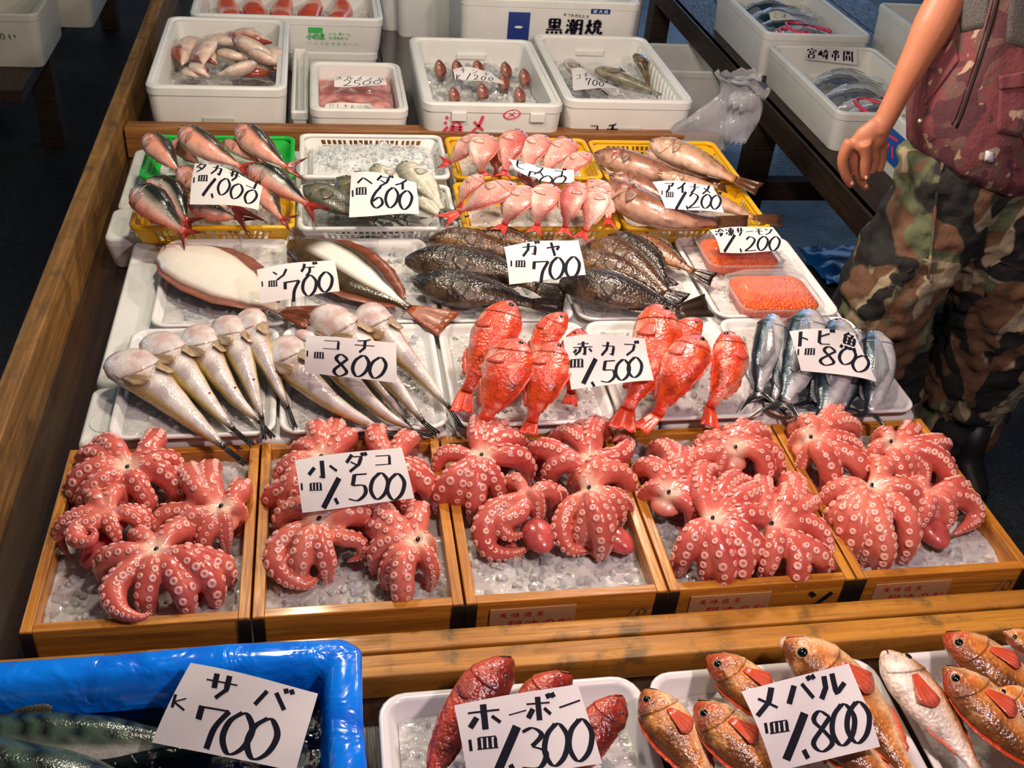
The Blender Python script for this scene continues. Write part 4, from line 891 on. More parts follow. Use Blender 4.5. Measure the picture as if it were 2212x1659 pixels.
    if sp['eye'] and eye:
        se, ea, er, im = sp['eye']; se *= 1.22; er *= L; th = math.acos(ea); p = at(se, th); q = at(se, th, .01)
        nn = (q - p).normalized(); i0 = int(se*(NA-1))
        v, f = dome(p - nn*er*.25, nn, TT[i0], er, er*.95, er*.55, 14, 4); e = mesh('eye', v, f, M[im], root)
        pr = er*(.72 if im == 'iris_gold' else .62); v, f = dome(p + nn*er*.12, nn, TT[i0], pr, pr, er*.28, 12, 3); mesh('pupil', v, f, M['pupil'], e)
    if sp.get('mouth', True):
        e = [at(.002 + .085*k/5, math.acos(-.30 - .25*k/5), .0004) for k in range(6)]; v, f = tube(e, [.0012, .0012, .0011, .001, .0008, .0004], 5); mesh('mouth', v, f, M['gill_red'] if open_mouth else M['black_band'], root)
        if open_mouth:
            i0 = 0; v, f = dome(S[0] + TT[0]*.004, -TT[0], ax(0)[1], Hh*.30, Tt*.22, .012, 12, 3); mesh('open_jaw', v, f, M[sp['mat']], root, True, [hx('d8a080')]*len(v))
    return root
def vent(root, s_pt):
    v, f = dome(s_pt, Vector((0, 0, 1)), Vector((1, 0, 0)), .0026, .0026, .0014, 10, 3); mesh('vent', v, f, M['gill_red'], root)
# -- fusiliers
zg = .085
FU = [
 ('slim pink-sided fusilier at the left of the green basket, snout up', [(315,292,.100),(352,330,.105),(388,372,.095)], 1, c_taka2, (408,395,.09), 1.1),
 ('fusilier half hidden behind the largest fusilier of the green basket', [(377,300,.085),(396,326,.085),(432,356,.08)], 1, c_taka2, None, 1.1),
 ('largest fusilier across the top of the green basket', [(390,279,.125),(444,318,.13),(520,360,.115)], 1, c_taka2, (562,372,.11), 1.0),
 ('fusilier lying between the two topmost snouts in the green basket', [(484,304,.09),(520,324,.095),(562,352,.09)], 1, c_taka2, (580,357,.085), 1.0),
 ('fusilier with the highest snout, at the right of the green basket', [(517,272,.115),(556,312,.12),(619,361,.105)], 1, c_taka2, (664,366,.10), 1.0),
 ('pink fusilier poking out left of the 1.000 card', [(383,366,.095),(440,400,.10),(505,446,.08)], 1, c_taka2, (560,498,.075), 1.15),
 ('dark-backed fusilier right of the 1.000 card, forked tail over the white basket', [(536,360,.105),(592,391,.11),(664,441,.095)], 1, c_taka, (704,472,.085), 1.05),
 ('dark-backed fusilier at the front left corner of the yellow basket', [(290,408,.095),(338,448,.105),(398,501,.085)], 1, c_taka, (420,522,.075), 1.25),
 ('dark-backed fusilier behind the front left one in the yellow basket', [(316,390,.085),(368,420,.09),(402,478,.08)], 1, c_taka, (434,492,.075), 1.2),
 ('fusilier whose body shows right of the 1.000 card above the basket corner', [(550,392,.075),(580,430,.08),(608,474,.07)], 1, c_taka2, (640,483,.068), 1.1),
 ('fusilier lying low under the 1.000 card, tail tips at the yellow rim', [(405,438,.065),(458,458,.07),(514,472,.062)], 1, c_taka, (550,490,.06), 1.1),
 ('fusilier squeezed behind the 1.000 card at the middle of the pile', [(470,372,.085),(520,392,.085),(562,420,.08)], 1, c_taka, None, 1.0),
]
for lb, p, ds, cf, tl, H in FU: fish('fusilier', lb, p, ds, -.55 if cf is c_taka else -.45, H*1.14, 1.15, cf, tl, 'fusiliers in the green and yellow baskets')
# -- silver bream
HE = [('bright silver bream at the right of the white basket, head up', [(866,352,.085),(918,404,.085),(954,452,.07)], -1, c_hed, (975,470,.065)),
 ('pale silver bream lying along the right wall of the white basket', [(880,395,.055),(924,444,.06),(965,474,.055)], -1, c_hed, (1008,482,.055)),
 ('silver bream with its dark forehead above the 600 card', [(806,357,.08),(850,400,.08),(880,440,.07)], -1, c_hed, None),
 ('dark striped bream at the left of the white basket', [(656,402,.06),(735,440,.065),(810,476,.05)], 1, c_hedd, (850,492,.045)),
 ('dark bream behind the left edge of the 600 card', [(728,384,.06),(790,430,.06),(855,468,.05)], 1, c_hedd, (908,488,.045)),
 ('silver bream just showing at the top left corner of the 600 card', [(765,374,.07),(815,400,.07),(860,450,.06)], -1, c_hed, None)]
for lb, p, ds, cf, tl in HE: fish('silver_bream', lb, p, ds, -.12*ds, .95, 1.2, cf, tl, 'bream in the white basket')
# -- pink bream
BR = [('pink bream at the back left of the yellow basket, red tail over the rim', [(1040,292,.10),(996,326,.10),(972,352,.085)], 1, None, (945,350,.08), 1.),
 ('pale pink bream with a blue-white sheen, second from the left at the back', [(1050,290,.115),(1040,335,.12),(1040,374,.10)], 1, None, (1046,386,.09), 1.05),
 ('pink bream wedged between its neighbours at the back', [(1075,300,.085),(1072,335,.085),(1072,372,.08)], -1, c_bred, None, .9),
 ('tall pink bream nose up in the middle of the back basket', [(1124,282,.115),(1102,320,.12),(1090,370,.10)], 1, c_bred, (1086,384,.095), 1.),
 ('pink bream with bright gold-white side, back basket right of the middle', [(1178,293,.115),(1150,326,.12),(1138,372,.10)], 1, None, None, 1.05),
 ('pink bream leaning right behind the bent card', [(1238,303,.11),(1198,336,.115),(1176,376,.10)], 1, None, None, 1.05),
 ('pink bream at the right end of the back basket, above the bent card', [(1276,331,.115),(1240,352,.12),(1204,388,.105)], 1, None, None, 1.05),
 ('pink bream tucked behind the back row, only its back showing', [(1226,296,.075),(1200,312,.075),(1180,340,.07)], 1, c_bred, None, .9),
 ('pale bream under the diagonal one at the left of the front basket', [(1044,378,.08),(1010,406,.08),(996,440,.07)], 1, None, None, 1.),
 ('pink bream lying diagonally, red tail over the left basket rim', [(1115,397,.105),(1046,426,.11),(992,458,.09)], 1, None, (946,480,.08), .95),
 ('scaled pink bream left of the brightest one in the front row', [(1143,403,.10),(1108,446,.105),(1090,486,.085)], 1, None, (1072,504,.08), 1.1),
 ('brightest pink bream at the centre of the front row', [(1192,399,.105),(1169,444,.11),(1160,488,.09)], 1, None, (1151,508,.082), 1.1),
 ('smooth dark pink bream upright in the front row, right of the brightest', [(1251,394,.115),(1231,444,.12),(1220,492,.095)], -1, c_bred, (1216,512,.085), .82),
 ('pink bream facing up at the right of the front row, big eye showing', [(1290,404,.10),(1282,450,.105),(1264,500,.085)], -1, None, (1250,520,.08), .95),
 ('pale pink bream at the right wall of the front yellow basket', [(1272,388,.08),(1306,424,.085),(1314,474,.075)], -1, None, (1318,492,.07), 1.05),
 ('pink bream glimpsed under the bent card', [(1118,374,.08),(1142,392,.085),(1168,420,.08)], -1, c_bred, None, 1.)]
for lb, p, ds, cf, tl, H in BR: fish('pink_bream', lb, p, ds, .08, H*1.17, 1.15, cf, tl, 'pink bream in the yellow baskets')
# -- greenlings
AI = [('greenling with torn red gills at the back left of its basket', [(1285,332,.09),(1386,360,.10),(1490,394,.08)], 1, None, (1530,402,.075), 1., True),
 ('greenling lying behind the one with red gills', [(1396,326,.085),(1456,348,.09),(1530,388,.08)], 1, c_ainl, None, 1.05, False),
 ('pale brown greenling with yellow tail over the basket rim', [(1405,306,.11),(1494,342,.115),(1588,388,.09)], 1, c_ainl, (1640,409,.085), 1.1, False),
 ('small pale greenling head above the アイナメ card'.replace('アイナメ', 'greenling 1.200'), [(1420,376,.10),(1480,392,.10),(1550,404,.09)], 1, c_ainl, None, .8, False),
 ('large dark greenling along the front of the right yellow basket', [(1308,398,.09),(1385,446,.095),(1470,474,.09),(1545,478,.085)], 1, None, (1616,488,.08), .95, True),
 ('greenling under the 1.200 card with its thin tail over the rim', [(1440,416,.075),(1555,440,.08),(1628,470,.07)], 1, c_ainl, (1688,478,.066), .8, False),
 ('greenling between the two with red gills', [(1316,380,.075),(1370,392,.08),(1440,426,.075)], 1, None, None, 1.2, False)]
for lb, p, ds, cf, tl, H, gr in AI: fish('greenling', lb, p, ds, -.35, H*1.1, 1.1, cf, tl, 'greenlings in the yellow baskets', gr)
# -- flatfish
fish('flatfish', 'white-bellied flatfish with reddish fins, left tray', [(361,532,.040),(440,578,.045),(530,630,.04),(610,672,.036)], 1, 0, 1.02, 1., c_solw, (676,686,.034))
fish('flatfish', 'brown flatfish with a white belly stripe, right of the white one', [(628,522,.042),(712,562,.046),(800,618,.04),(884,666,.036)], 1, -.1, .86, 1., c_solb, (968,700,.032))
# -- dark rockfish
GA = [('black rockfish on the left with an open dark jaw, behind the front one', [(876,562,.055),(960,568,.06),(1070,585,.055),(1160,622,.045)], 1, None, (1225,640,.04), 1.),
 ('black rockfish at the front of the left tray', [(895,604,.05),(980,622,.055),(1060,636,.05),(1150,656,.04)], 1, None, (1220,664,.036), 1.08),
 ('brown rockfish lying along the back of the left tray', [(926,519,.05),(1000,520,.055),(1080,540,.05),(1140,566,.045)], 1, c_gayab, None, .9),
 ('brown rockfish at the back of the left tray, under the 700 card', [(1030,508,.06),(1090,510,.065),(1160,530,.06)], 1, c_gayab, None, 1.1),
 ('largest black rockfish at the front of the right tray', [(1210,608,.055),(1300,622,.065),(1390,646,.055),(1466,672,.045)], 1, None, (1532,660,.045), 1.12),
 ('black rockfish in the right tray beside the 700 card', [(1236,556,.06),(1310,574,.065),(1380,602,.055),(1430,636,.05)], 1, c_gayab, (1478,656,.045), 1.),
 ('brown rockfish in the middle of the right tray', [(1270,528,.06),(1330,546,.07),(1400,596,.06),(1444,634,.05)], 1, c_gayab, (1474,652,.048), .95),
 ('dark rockfish curving down behind the middle of the right tray', [(1316,508,.06),(1360,528,.065),(1410,562,.06),(1434,600,.05)], 1, None, None, .95),
 ('light brown rockfish with red tail at the back right of its tray', [(1366,510,.05),(1425,546,.055),(1496,586,.045)], 1, c_gayal, (1542,604,.042), .95)]
for lb, p, ds, cf, tl, H in GA: fish('dark_rockfish', lb, p, ds, -.38, H*.95, 1., cf, tl, 'dark rockfish on the white trays')
# -- salmon roe packs
def pack(label, x, y, w, d, z, h):
    root = thing('roe_pack', (x, y, z), label, 'food pack'); hw, hd = w/2, d/2
    def R(k, zz, r=.03): return rrect(-hw+k, -hd+k, hw-k, hd-k, max(.01, r), zz, 6)
    v, f = loft([R(.010, 0), R(.004, h*.30), R(.003, h*.52), R(.010, h*.62), R(.030, h*.66)]); mesh('roe', v, f, M['roe'], root, world=False)
    v, f = loft([R(.006, -.001), R(0, h*.55), R(-.006, h*.56), R(-.006, h*.60), R(0, h*.62), R(.004, h*.78), R(.016, h*.98), R(.030, h)], True, True); mesh('clear_shell', v, f, M['clear'], root, world=False)
    v, f = tube([p for p in R(-.006, h*.58)] + [R(-.006, h*.58)[0]], .0022, 6, False); mesh('lid_edge', v, f, M['clear'], root, world=False)
    return root
pa = P(1672, 628, .05); pb = P(1605, 540, .05)
pack('clear pack of orange salmon roe, front one', pa.x, pa.y, .185, .150, .012, .062)
pack('clear pack of orange salmon roe at the back, under the 1.200 salmon card', pb.x - .01, pb.y - .0, .175, .140, .014, .060)
# -- flatheads, belly up
KO = [('largest belly-up flathead at the left end of its tray, round head lowest', [(252,768,.045),(310,812,.045),(400,892,.035),(484,966,.03)], (530,1003,.03), 1.18, 1.),
 ('belly-up flathead second from the left', [(328,727,.045),(378,780,.045),(450,868,.035),(505,928,.03)], (546,962,.028), 1.06, 1.),
 ('belly-up flathead third from the left', [(424,708,.045),(448,768,.045),(505,856,.035),(562,912,.03)], (590,945,.028), .98, 1.),
 ('belly-up flathead fourth from the left', [(486,688,.048),(513,752,.048),(545,838,.038),(566,904,.03)], (570,950,.028), .95, 1.),
 ('belly-up flathead fifth from the left with the highest head', [(535,674,.05),(556,738,.05),(594,820,.04),(622,880,.03)], (638,925,.028), .90, 1.),
 ('flathead left in the second tray, below the 800 card', [(606,735,.04),(640,798,.045),(722,872,.04),(826,930,.03)], (862,945,.028), .92, 1.),
 ('flathead emerging from under the 800 card toward the front', [(700,748,.04),(760,830,.045),(826,890,.04),(892,930,.03)], (938,942,.028), .82, 1.1),
 ('thin flathead tail just right of the middle of the 800 card', [(748,742,.035),(800,810,.035),(840,860,.03),(876,908,.025)], None, .7, .9),
 ('long flathead with pink jaw passing behind the 800 card', [(684,672,.06),(760,730,.055),(850,830,.05),(915,912,.035)], (946,938,.032), .84, 1.1),
 ('flathead at the right of the second tray, snout highest', [(786,665,.06),(838,730,.06),(900,800,.05),(970,880,.04)], (998,926,.03), .86, 1.1),
 ('small flathead head peeping out left above the 800 card', [(640,718,.045),(700,742,.045),(760,780,.04)], None, .8, .9)]
for lb, p, tl, H, T in KO:
    r = fish('flathead', lb, p, 1, 0 if H > .93 else -.25, H, T*1.15, None, tl, 'flatheads on the white trays', tw=1.)
    q = P(*p[len(p)//2]); vent(r, Vector((q.x + .004, q.y, q.z + .020)))
# -- red rockfish
RE = [('red rockfish at the back left of its tray, head highest', [(1104,656,.075),(1066,722,.075),(1034,790,.06),(1006,846,.045)], 1, (996,890,.04), .92),
 ('red rockfish in front left with a large gold-rimmed eye', [(1118,734,.085),(1088,812,.08),(1062,872,.06),(1046,910,.05)], 1, (1036,938,.045), 1.2),
 ('red rockfish behind the right one of the left tray', [(1222,678,.07),(1180,722,.07),(1146,790,.055)], 1, (1128,830,.05), 1.1),
 ('red rockfish at the right of the left tray beside the 1.500 card', [(1200,742,.08),(1178,816,.08),(1158,870,.065),(1148,912,.05)], 1, (1140,938,.045), 1.05),
 ('red rockfish head peeking out above the left corner of the 1.500 card', [(1252,712,.06),(1244,770,.06),(1234,850,.05)], -1, None, 1.),
 ('slender red rockfish behind the 1.500 card, eye facing right', [(1418,664,.08),(1416,750,.08),(1376,840,.06),(1354,884,.05)], 1, (1342,928,.045), .85),
 ('red rockfish with gold eye at the centre of the right tray', [(1514,730,.085),(1468,798,.085),(1436,860,.06),(1420,896,.05)], 1, (1380,928,.045), 1.0),
 ('red rockfish half hidden behind the gold-eyed one', [(1512,690,.065),(1470,730,.065),(1440,790,.055)], 1, None, 1.2),
 ('red rockfish at the right side of the right tray', [(1568,720,.065),(1580,780,.07),(1554,846,.055),(1534,880,.045)], -1, (1534,922,.04), .86)]
for lb, p, ds, tl, H in RE: fish('red_rockfish', lb, p, ds, -.10, H*1.2, 1.1, None, tl, 'red rockfish on the white trays')
# -- flying fish
TO = [('flying fish at the left of its tray, long folded wing fin', [(1668,680,.06),(1660,740,.062),(1646,800,.05),(1638,846,.04)], -1, (1646,888,.035), 1.),
 ('flying fish left of the 800 card with silver belly', [(1746,670,.07),(1736,740,.07),(1712,820,.055),(1694,868,.045)], -1, (1682,912,.04), 1.15),
 ('flying fish below the middle of the 800 card', [(1808,692,.07),(1808,760,.07),(1790,850,.055),(1776,900,.045)], -1, (1760,930,.04), 1.1),
 ('flying fish at the right of the tray, dark back outward', [(1882,716,.06),(1896,770,.065),(1890,840,.055),(1878,890,.045)], -1, (1872,922,.04), 1.1),
 ('flying fish between the silver-bellied one and the middle one', [(1778,688,.05),(1774,760,.05),(1762,830,.04),(1752,866,.035)], -1, (1740,900,.03), .95),
 ('flying fish hidden behind the silver-bellied one', [(1708,694,.045),(1698,760,.05),(1682,830,.04),(1668,862,.035)], -1, (1654,890,.03), .9),
 ('flying fish beneath the right half of the 800 card', [(1850,712,.05),(1848,770,.05),(1836,840,.042),(1824,880,.036)], 1, (1850,906,.034), .95)]
for lb, p, ds, tl, H in TO: fish('flying_fish', lb, p, ds, .1, H*1.5, 1.45, None, tl, 'flying fish on the tray', tw=1.1)
# -- orange rockfish near the camera
ME = [('orange rockfish at the left of the 1.800 card tray', [(1392,1492,-.015),(1448,1570,-.01),(1510,1660,-.02),(1540,1720,-.025)], -1, None, 1.0, 0),
 ('large-eyed orange rockfish left of the 1.800 card', [(1504,1520,.0),(1580,1590,.005),(1660,1670,-.005),(1720,1730,-.02)], -1, None, 1.02, 0),
 ('orange rockfish behind the 1.800 card, red snout', [(1530,1418,-.005),(1600,1470,.0),(1690,1540,-.01),(1760,1600,-.02)], -1, None, .95, 0),
 ('orange rockfish with gaping mouth above the 1.800 card', [(1694,1386,.02),(1772,1440,.02),(1870,1540,.0),(1970,1680,-.015)], -1, None, .92, 1),
 ('white-bellied orange rockfish at the left of the corner tray, red fin', [(1914,1408,.0),(1974,1486,.005),(2050,1580,-.01),(2112,1665,-.02)], 1, c_mebw, .95, 0),
 ('orange rockfish at the top of the corner tray, grey eye', [(2040,1372,.005),(2110,1416,.01),(2220,1490,.0),(2310,1560,-.015)], -1, None, .98, 0),
 ('orange rockfish with dark snout in the middle of the corner tray', [(2040,1444,.01),(2110,1510,.012),(2200,1600,.0),(2290,1690,-.015)], -1, None, .95, 0),
 ('orange rockfish whose eye shows at the right picture edge', [(2140,1480,.0),(2220,1530,.0),(2320,1620,-.015)], -1, None, 1.05, 0),
 ('orange-red rockfish at the far right corner of the tray', [(2166,1366,-.01),(2240,1400,-.01),(2330,1450,-.02)], -1, None, 1., 0),
 ('orange rockfish lying under the 1.800 card', [(1720,1560,-.02),(1840,1625,-.015),(1960,1720,-.02)], -1, None, .9, 0)]
for lb, p, ds, cf, H, om in ME: fish('orange_rockfish', lb, p, ds, .12, H*1.30, 1.12, cf, None, 'orange rockfish on the front trays', open_mouth=bool(om))
HO = [('red gurnard at the left with its head above the tray rim', [(1106,1428,.015),(1056,1470,.015),(1000,1540,.005),(950,1640,-.01),(930,1720,-.02)], 1, 1.15),
 ('red gurnard behind the 1.300 card, only the top of its head showing', [(1234,1464,-.005),(1170,1500,-.005),(1110,1590,-.015),(1060,1700,-.025)], 1, 1.1),
 ('red gurnard right of the 1.300 card', [(1346,1510,-.01),(1300,1560,-.01),(1256,1640,-.015),(1210,1720,-.02)], 1, 1.25)]
for lb, p, ds, H in HO: fish('red_gurnard', lb, p, ds, .2, H*1.15, 1.1, None, None, 'red gurnards on the tray')
SA = [('dark wavy-backed mackerel lying across the blue bin, nearest its far wall', [(-.28,-.215,-.022),(-.08,-.240,-.014),(.14,-.285,-.014),(.33,-.365,-.022)], 1, .78, -.75),
 ('dark wavy-backed mackerel in the middle of the blue bin beside the 700 card', [(-.22,-.300,-.002),(.0,-.335,.004),(.2,-.385,.0),(.36,-.45,-.015)], 1, .8, -.6),
 ('mackerel with pale belly at the bottom left corner of the blue bin', [(-.27,-.365,.008),(-.07,-.385,.014),(.1,-.425,.008),(.27,-.50,-.005)], 1, .85, .45),
 ('small mackerel at the far side of the blue bin, its tail under the 700 card', [(-.10,-.170,-.036),(.12,-.190,-.032),(.30,-.21,-.036)], 1, .8, -.7)]
for lb, p, ds, H, rl in SA: fish('mackerel', lb, [(x_, y_, z_ + .024) for x_, y_, z_ in p], ds, rl, H, .9, None, None, 'mackerel in the blue bin', world=True)
# ------------------------------------------------------------------ octopuses
def octopus(label, c, arms, zc=.024, tone=.5, beak=True, mantle=None, fat=1., ze=-.012):
    """c: pixel of the mouth; arms: pixel of each arm's outermost bend, or a list of (u, v, z)"""
    C0 = P(c[0], c[1], zc); rng = random.Random(int(c[0]*7 + c[1])); tv = []; tf = []; sv = []; sf = []; sc = []
    root = thing('octopus', (C0.x, C0.y, -.045), label, 'octopus', 'boiled octopuses in the cedar boxes')
    def addt(pts, rad, n=12):
        v, f = tube(pts, rad, n); k = len(tv); tv.extend(v); tf.extend([tuple(i + k for i in q) for q in f])
    lo = mixc(hx('a8222e'), hx('cf5246'), tone); hi = mixc(hx('d85a54'), hx('f2947a'), tone)
    for ai, e in enumerate(arms):
        if isinstance(e[0], (tuple, list)):
            pts = [C0.copy()] + [P(*q) for q in e]; tipk = .16
        else:
            E = P(e[0], e[1], ze + rng.uniform(-.006, .006)); d = E - C0; d.z = 0; L = d.length; d = d/max(L, 1e-6); sd = Vector((-d.y, d.x, 0))*rng.uniform(-.14, .14)*L
            zt = zc + rng.uniform(.000, .010)
            pts = [C0 - d*.004 - Vector((0, 0, .004)), C0 + d*L*.42 + Vector((0, 0, zt - zc + .004)) + sd, C0 + d*L*.78 + Vector((0, 0, zt - zc - .004)) + sd*.8,
                   C0 + d*(L*.97) + Vector((0, 0, lerp(zt, ze, .62) - zc)), C0 + d*(L*.95) + Vector((0, 0, ze - zc - .020)), C0 + d*(L*.74) + Vector((0, 0, -.034 - zc)) + sd*1.2, C0 + d*(L*.52) + Vector((0, 0, -.036 - zc)) - sd*.5]
            tipk = .3
        n = 44; S = crom(pts, n); tot = sum((S[i+1]-S[i]).length for i in range(n-1)); r0 = .0184*fat*min(1.15, max(.72, tot/.16))
        rad = []
        for i in range(n):
            t = i/(n-1); rad.append(r0*(lerp(.52, 1, sst(0, .32, t)) if t < .54 else lerp(1, tipk, ((t-.54)/.46)**1.0)))
        addt(S, rad)
        TT, NN = frames(S); acc = .012; t_at = 0; i = 1; step = .0; side = 1
        dist = 0
        for i in range(6, n-1):
            dist += (S[i] - S[i-1]).length
            rr = rad[i]
            if dist < acc: continue
            acc = dist + rr*.50; side = -side
            if S[i].z < -.036: continue
            for sgn in ((1, -1) if i > 10 else (side,)):
                ph = .60*sgn*(1 if i > 10 else .4); b = TT[i].cross(NN[i]); nn = NN[i]*math.cos(ph) + b*math.sin(ph)
                ct = S[i] + nn*rr*.98 + TT[i]*(rr*.36*sgn if i > 10 else 0); s = rr*.29*(.66 + .34*sst(5, 20, i))*rng.uniform(.82, 1.16)
                if i > n*.75: s *= .9
                u = TT[i]; w = nn.cross(u); k0 = len(sv); ns = 9
                for (ra, hh, cc) in ((1.25, -.30, mixc(lo, hi, .4)), (1.02, .16, mixc(hi, (.92, .55, .46), .6)), (.78, .27, mixc(hi, (.95, .64, .54), .8)), (.46, .16, mixc(hi, (.9, .52, .42), .6)), (.2, .04, mixc(hi, lo, .3))):
                    for q in range(ns):
                        an = 2*math.pi*q/ns; sv.append(ct + (u*math.cos(an) + w*math.sin(an))*(s*ra) + nn*(s*hh)); sc.append(cc)
                for l in range(4):
                    for q in range(ns): sf.append((k0+l*ns+q, k0+l*ns+(q+1) % ns, k0+(l+1)*ns+(q+1) % ns, k0+(l+1)*ns+q))
                sf.append(tuple(k0+4*ns+q for q in range(ns)))
    v, f = dome(C0 - Vector((0, 0, .022)), Vector((0, 0, 1)), Vector((1, 0, 0)), .028*fat, .028*fat, .020, 18, 5); k = len(tv); tv += v; tf += [tuple(i+k for i in q) for q in f]
    V, F, Nn = remesh(tv, tf, .0034, 1); cs = []
    for p, nn in zip(V, Nn):
        d = math.hypot(p.x - C0.x, p.y - C0.y); q = p - C0
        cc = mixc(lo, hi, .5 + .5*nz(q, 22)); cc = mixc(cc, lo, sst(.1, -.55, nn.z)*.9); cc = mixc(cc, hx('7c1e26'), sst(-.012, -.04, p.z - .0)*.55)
        cc = mixc(cc, hi, sst(.07, .02, d)*.7); cc = mixc(cc, hx('f2cdb4'), sst(.030, .008, d)*(.9 if beak else .2)*sst(zc - .03, zc - .01, p.z)); cs.append(cc)
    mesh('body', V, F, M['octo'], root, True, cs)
    tag(mesh('suckers', sv, sf, M['sucker'], root, True, sc), kind='stuff')
    if beak:
        top = max((p.z for p in V if math.hypot(p.x - C0.x, p.y - C0.y) < .007), default=zc); v, f = dome(Vector((C0.x, C0.y, top - .001)), Vector((0, -.25, 1)), Vector((.5, 1, 0)), .0050, .0034, .0022, 12, 3); mesh('beak', v, f, M['black'], root)
    if mantle:
        mu, mv, mz, ra, dark = mantle; mc = P(mu, mv, mz - .006); d = Vector((mc.x - C0.x, mc.y - C0.y, 0)).normalized(); vs = []; fs = []
        for i in range(13):
            a = math.pi*i/12
            for q in range(16):
                an = 2*math.pi*q/16; b = Vector((-d.y, d.x, 0)); vs.append(mc + d*(-ra*1.35*math.cos(a)) + (b*math.cos(an) + Vector((0, 0, .72))*math.sin(an))*(ra*math.sin(a)*(1 - .18*math.cos(a)*-1)))
        for i in range(12):
            for q in range(16): fs.append((i*16+q, i*16+(q+1) % 16, (i+1)*16+(q+1) % 16, (i+1)*16+q))
        c1 = hx('5a1018') if dark else hx('c0524e'); ra *= 1; mesh('mantle', vs, fs, M['octo'], root, True, [mixc(tuple(x*.7 for x in c1), tuple(x*1.3 for x in c1), .5 + .9*nz(v_ - mc, 90)) for v_ in vs])
    return root
octopus('red octopus spread open at the back left of the leftmost cedar box', (277,1021), [(187,1012),(166,1068),(190,1104),(258,1098),(322,1098),(392,1078),(384,1020),(338,962),(222,985)], tone=.4)
octopus('octopus with a pale flap at the right of the leftmost cedar box', (479,1109), [(458,1026),(522,1070),[(440,1085,.012),(405,1110,.005),(352,1118,-.005),(342,1150,-.02),(372,1172,-.03),(398,1150,-.03)],(385,1172),(440,1184),(490,1175),(520,1125),(412,1040)], tone=.55)
octopus('curled octopus with a spiral arm at the left wall of the leftmost cedar box', (238,1108), [[(180,1112,.022),(140,1135,.01),(126,1160,-.005),(150,1202,-.025)],[(205,1128,.03),(168,1140,.028),(166,1165,.026),(195,1170,.03),(206,1150,.034),(190,1142,.036)],[(238,1130,.03),(252,1160,.015),(258,1182,-.01)],[(272,1110,.03),(300,1130,.018),(296,1180,-.012)],[(300,1108,.02),(320,1140,.0),(312,1180,-.02)],(270,1090),(215,1092)], tone=.45, beak=False, mantle=(209,1192,-.008,.026,False))
octopus('octopus at the front of the leftmost cedar box, one arm hooked over its front board', (339,1196), [(300,1180),(226,1236),[(280,1235,.02),(245,1275,.012),(258,1318,.01),(300,1334,.012),(326,1324,.012)],(318,1308),(405,1308),(466,1280),(488,1238),(425,1165)], tone=.5)
octopus('octopus behind the left half of the 1.500 octopus card', (694,1000), [(645,985),(680,950),(726,938),(610,1042),(588,1094),(625,1108),(752,968),(705,1080)], tone=.55)
octopus('octopus behind the right half of the 1.500 octopus card', (845,1005), [(818,952),(886,978),(915,1042),(930,1070),(874,1098),(816,1092),(790,1060)], tone=.5)
octopus('pale orange octopus at the front left of the second cedar box', (690,1132), [(612,1130),[(640,1150,.02),(600,1190,.005),(612,1240,-.01),(660,1264,-.02),(688,1246,-.02)],(648,1232),(707,1236),[(735,1160,.02),(775,1170,.01),(780,1200,-.01),(748,1212,-.02)],(796,1146),(770,1100),(720,1092)], tone=.75)
octopus('octopus at the front right of the second cedar box, arms combed to the left', (902,1185), [(820,1122),(808,1162),(812,1216),(838,1254),(868,1288),(932,1255),(926,1200),(905,1128)], tone=.6)
octopus('large octopus at the back left of the middle cedar box, resting on its wall', (1039,995), [[(1000,982,.034),(962,982,.026),(944,1012,.0),(960,1035,-.03)],(984,1090),(1025,1100),(1074,1074),(1134,1030),(1120,975),(1078,948),(1036,938),(950,1080)], tone=.35, zc=.030)
octopus('octopus at the back right of the middle cedar box, one arm looped over the divider', (1274,1004), [(1156,990),(1186,1038),(1238,1060),(1322,1030),[(1310,990,.032),(1336,985,.03),(1356,962,.02),(1342,945,.02),(1322,955,.016)],(1297,942),(1252,944),(1204,960)], tone=.35, zc=.030)
octopus('wrinkled folded octopus in the middle of the middle cedar box', (1140,1070), [[(1105,1085,.026),(1062,1110,.015),(1044,1150,.0),(1062,1190,-.02),(1110,1195,-.025),(1145,1180,-.02)],(1160,1120),(1192,1098),[(1180,1060,.02),(1215,1065,.005),(1222,1100,-.02)],[(1120,1110,.02),(1080,1130,.012),(1100,1158,.0),(1140,1150,-.005)],(1100,1060),[(1090,1150,-.02),(1112,1190,-.03),(1128,1216,-.032)]], tone=.55, beak=False, mantle=(1163,1158,.0,.028,False))
octopus('domed octopus with drooping arms at the right of the middle cedar box', (1270,1066), [[(1235,1090,.02),(1212,1140,.0),(1230,1186,-.02),(1275,1192,-.03)],(1258,1165),(1300,1180),(1312,1150),(1334,1128),[(1330,1070,.028),(1360,1090,.01),(1362,1120,-.015)],(1352,1052),(1250,1060),(1300,1036)], tone=.65, mantle=(1336,1168,-.008,.024,False), zc=.030)
octopus('octopus with a dark beak at the left of the fourth cedar box', (1442,1074), [(1384,1030),(1390,1080),(1416,990),(1466,998),(1528,1030),(1522,1062),(1514,1092),(1492,1130)], tone=.4)
octopus('octopus at the back of the fourth cedar box with a dark red head showing', (1585,980), [(1486,1015),(1545,1034),(1505,992),(1648,1040),(1672,1015),(1640,966),(1608,958),(1565,958)], tone=.6, mantle=(1612,1052,-.006,.027,True), zc=.028)
octopus('octopus with a large black beak at the centre of the fourth cedar box', (1536,1131), [(1524,1040),(1600,1064),(1638,1100),(1646,1158),(1630,1214),(1600,1244),(1524,1244),(1468,1222),(1560,1252)], tone=.4, zc=.034)
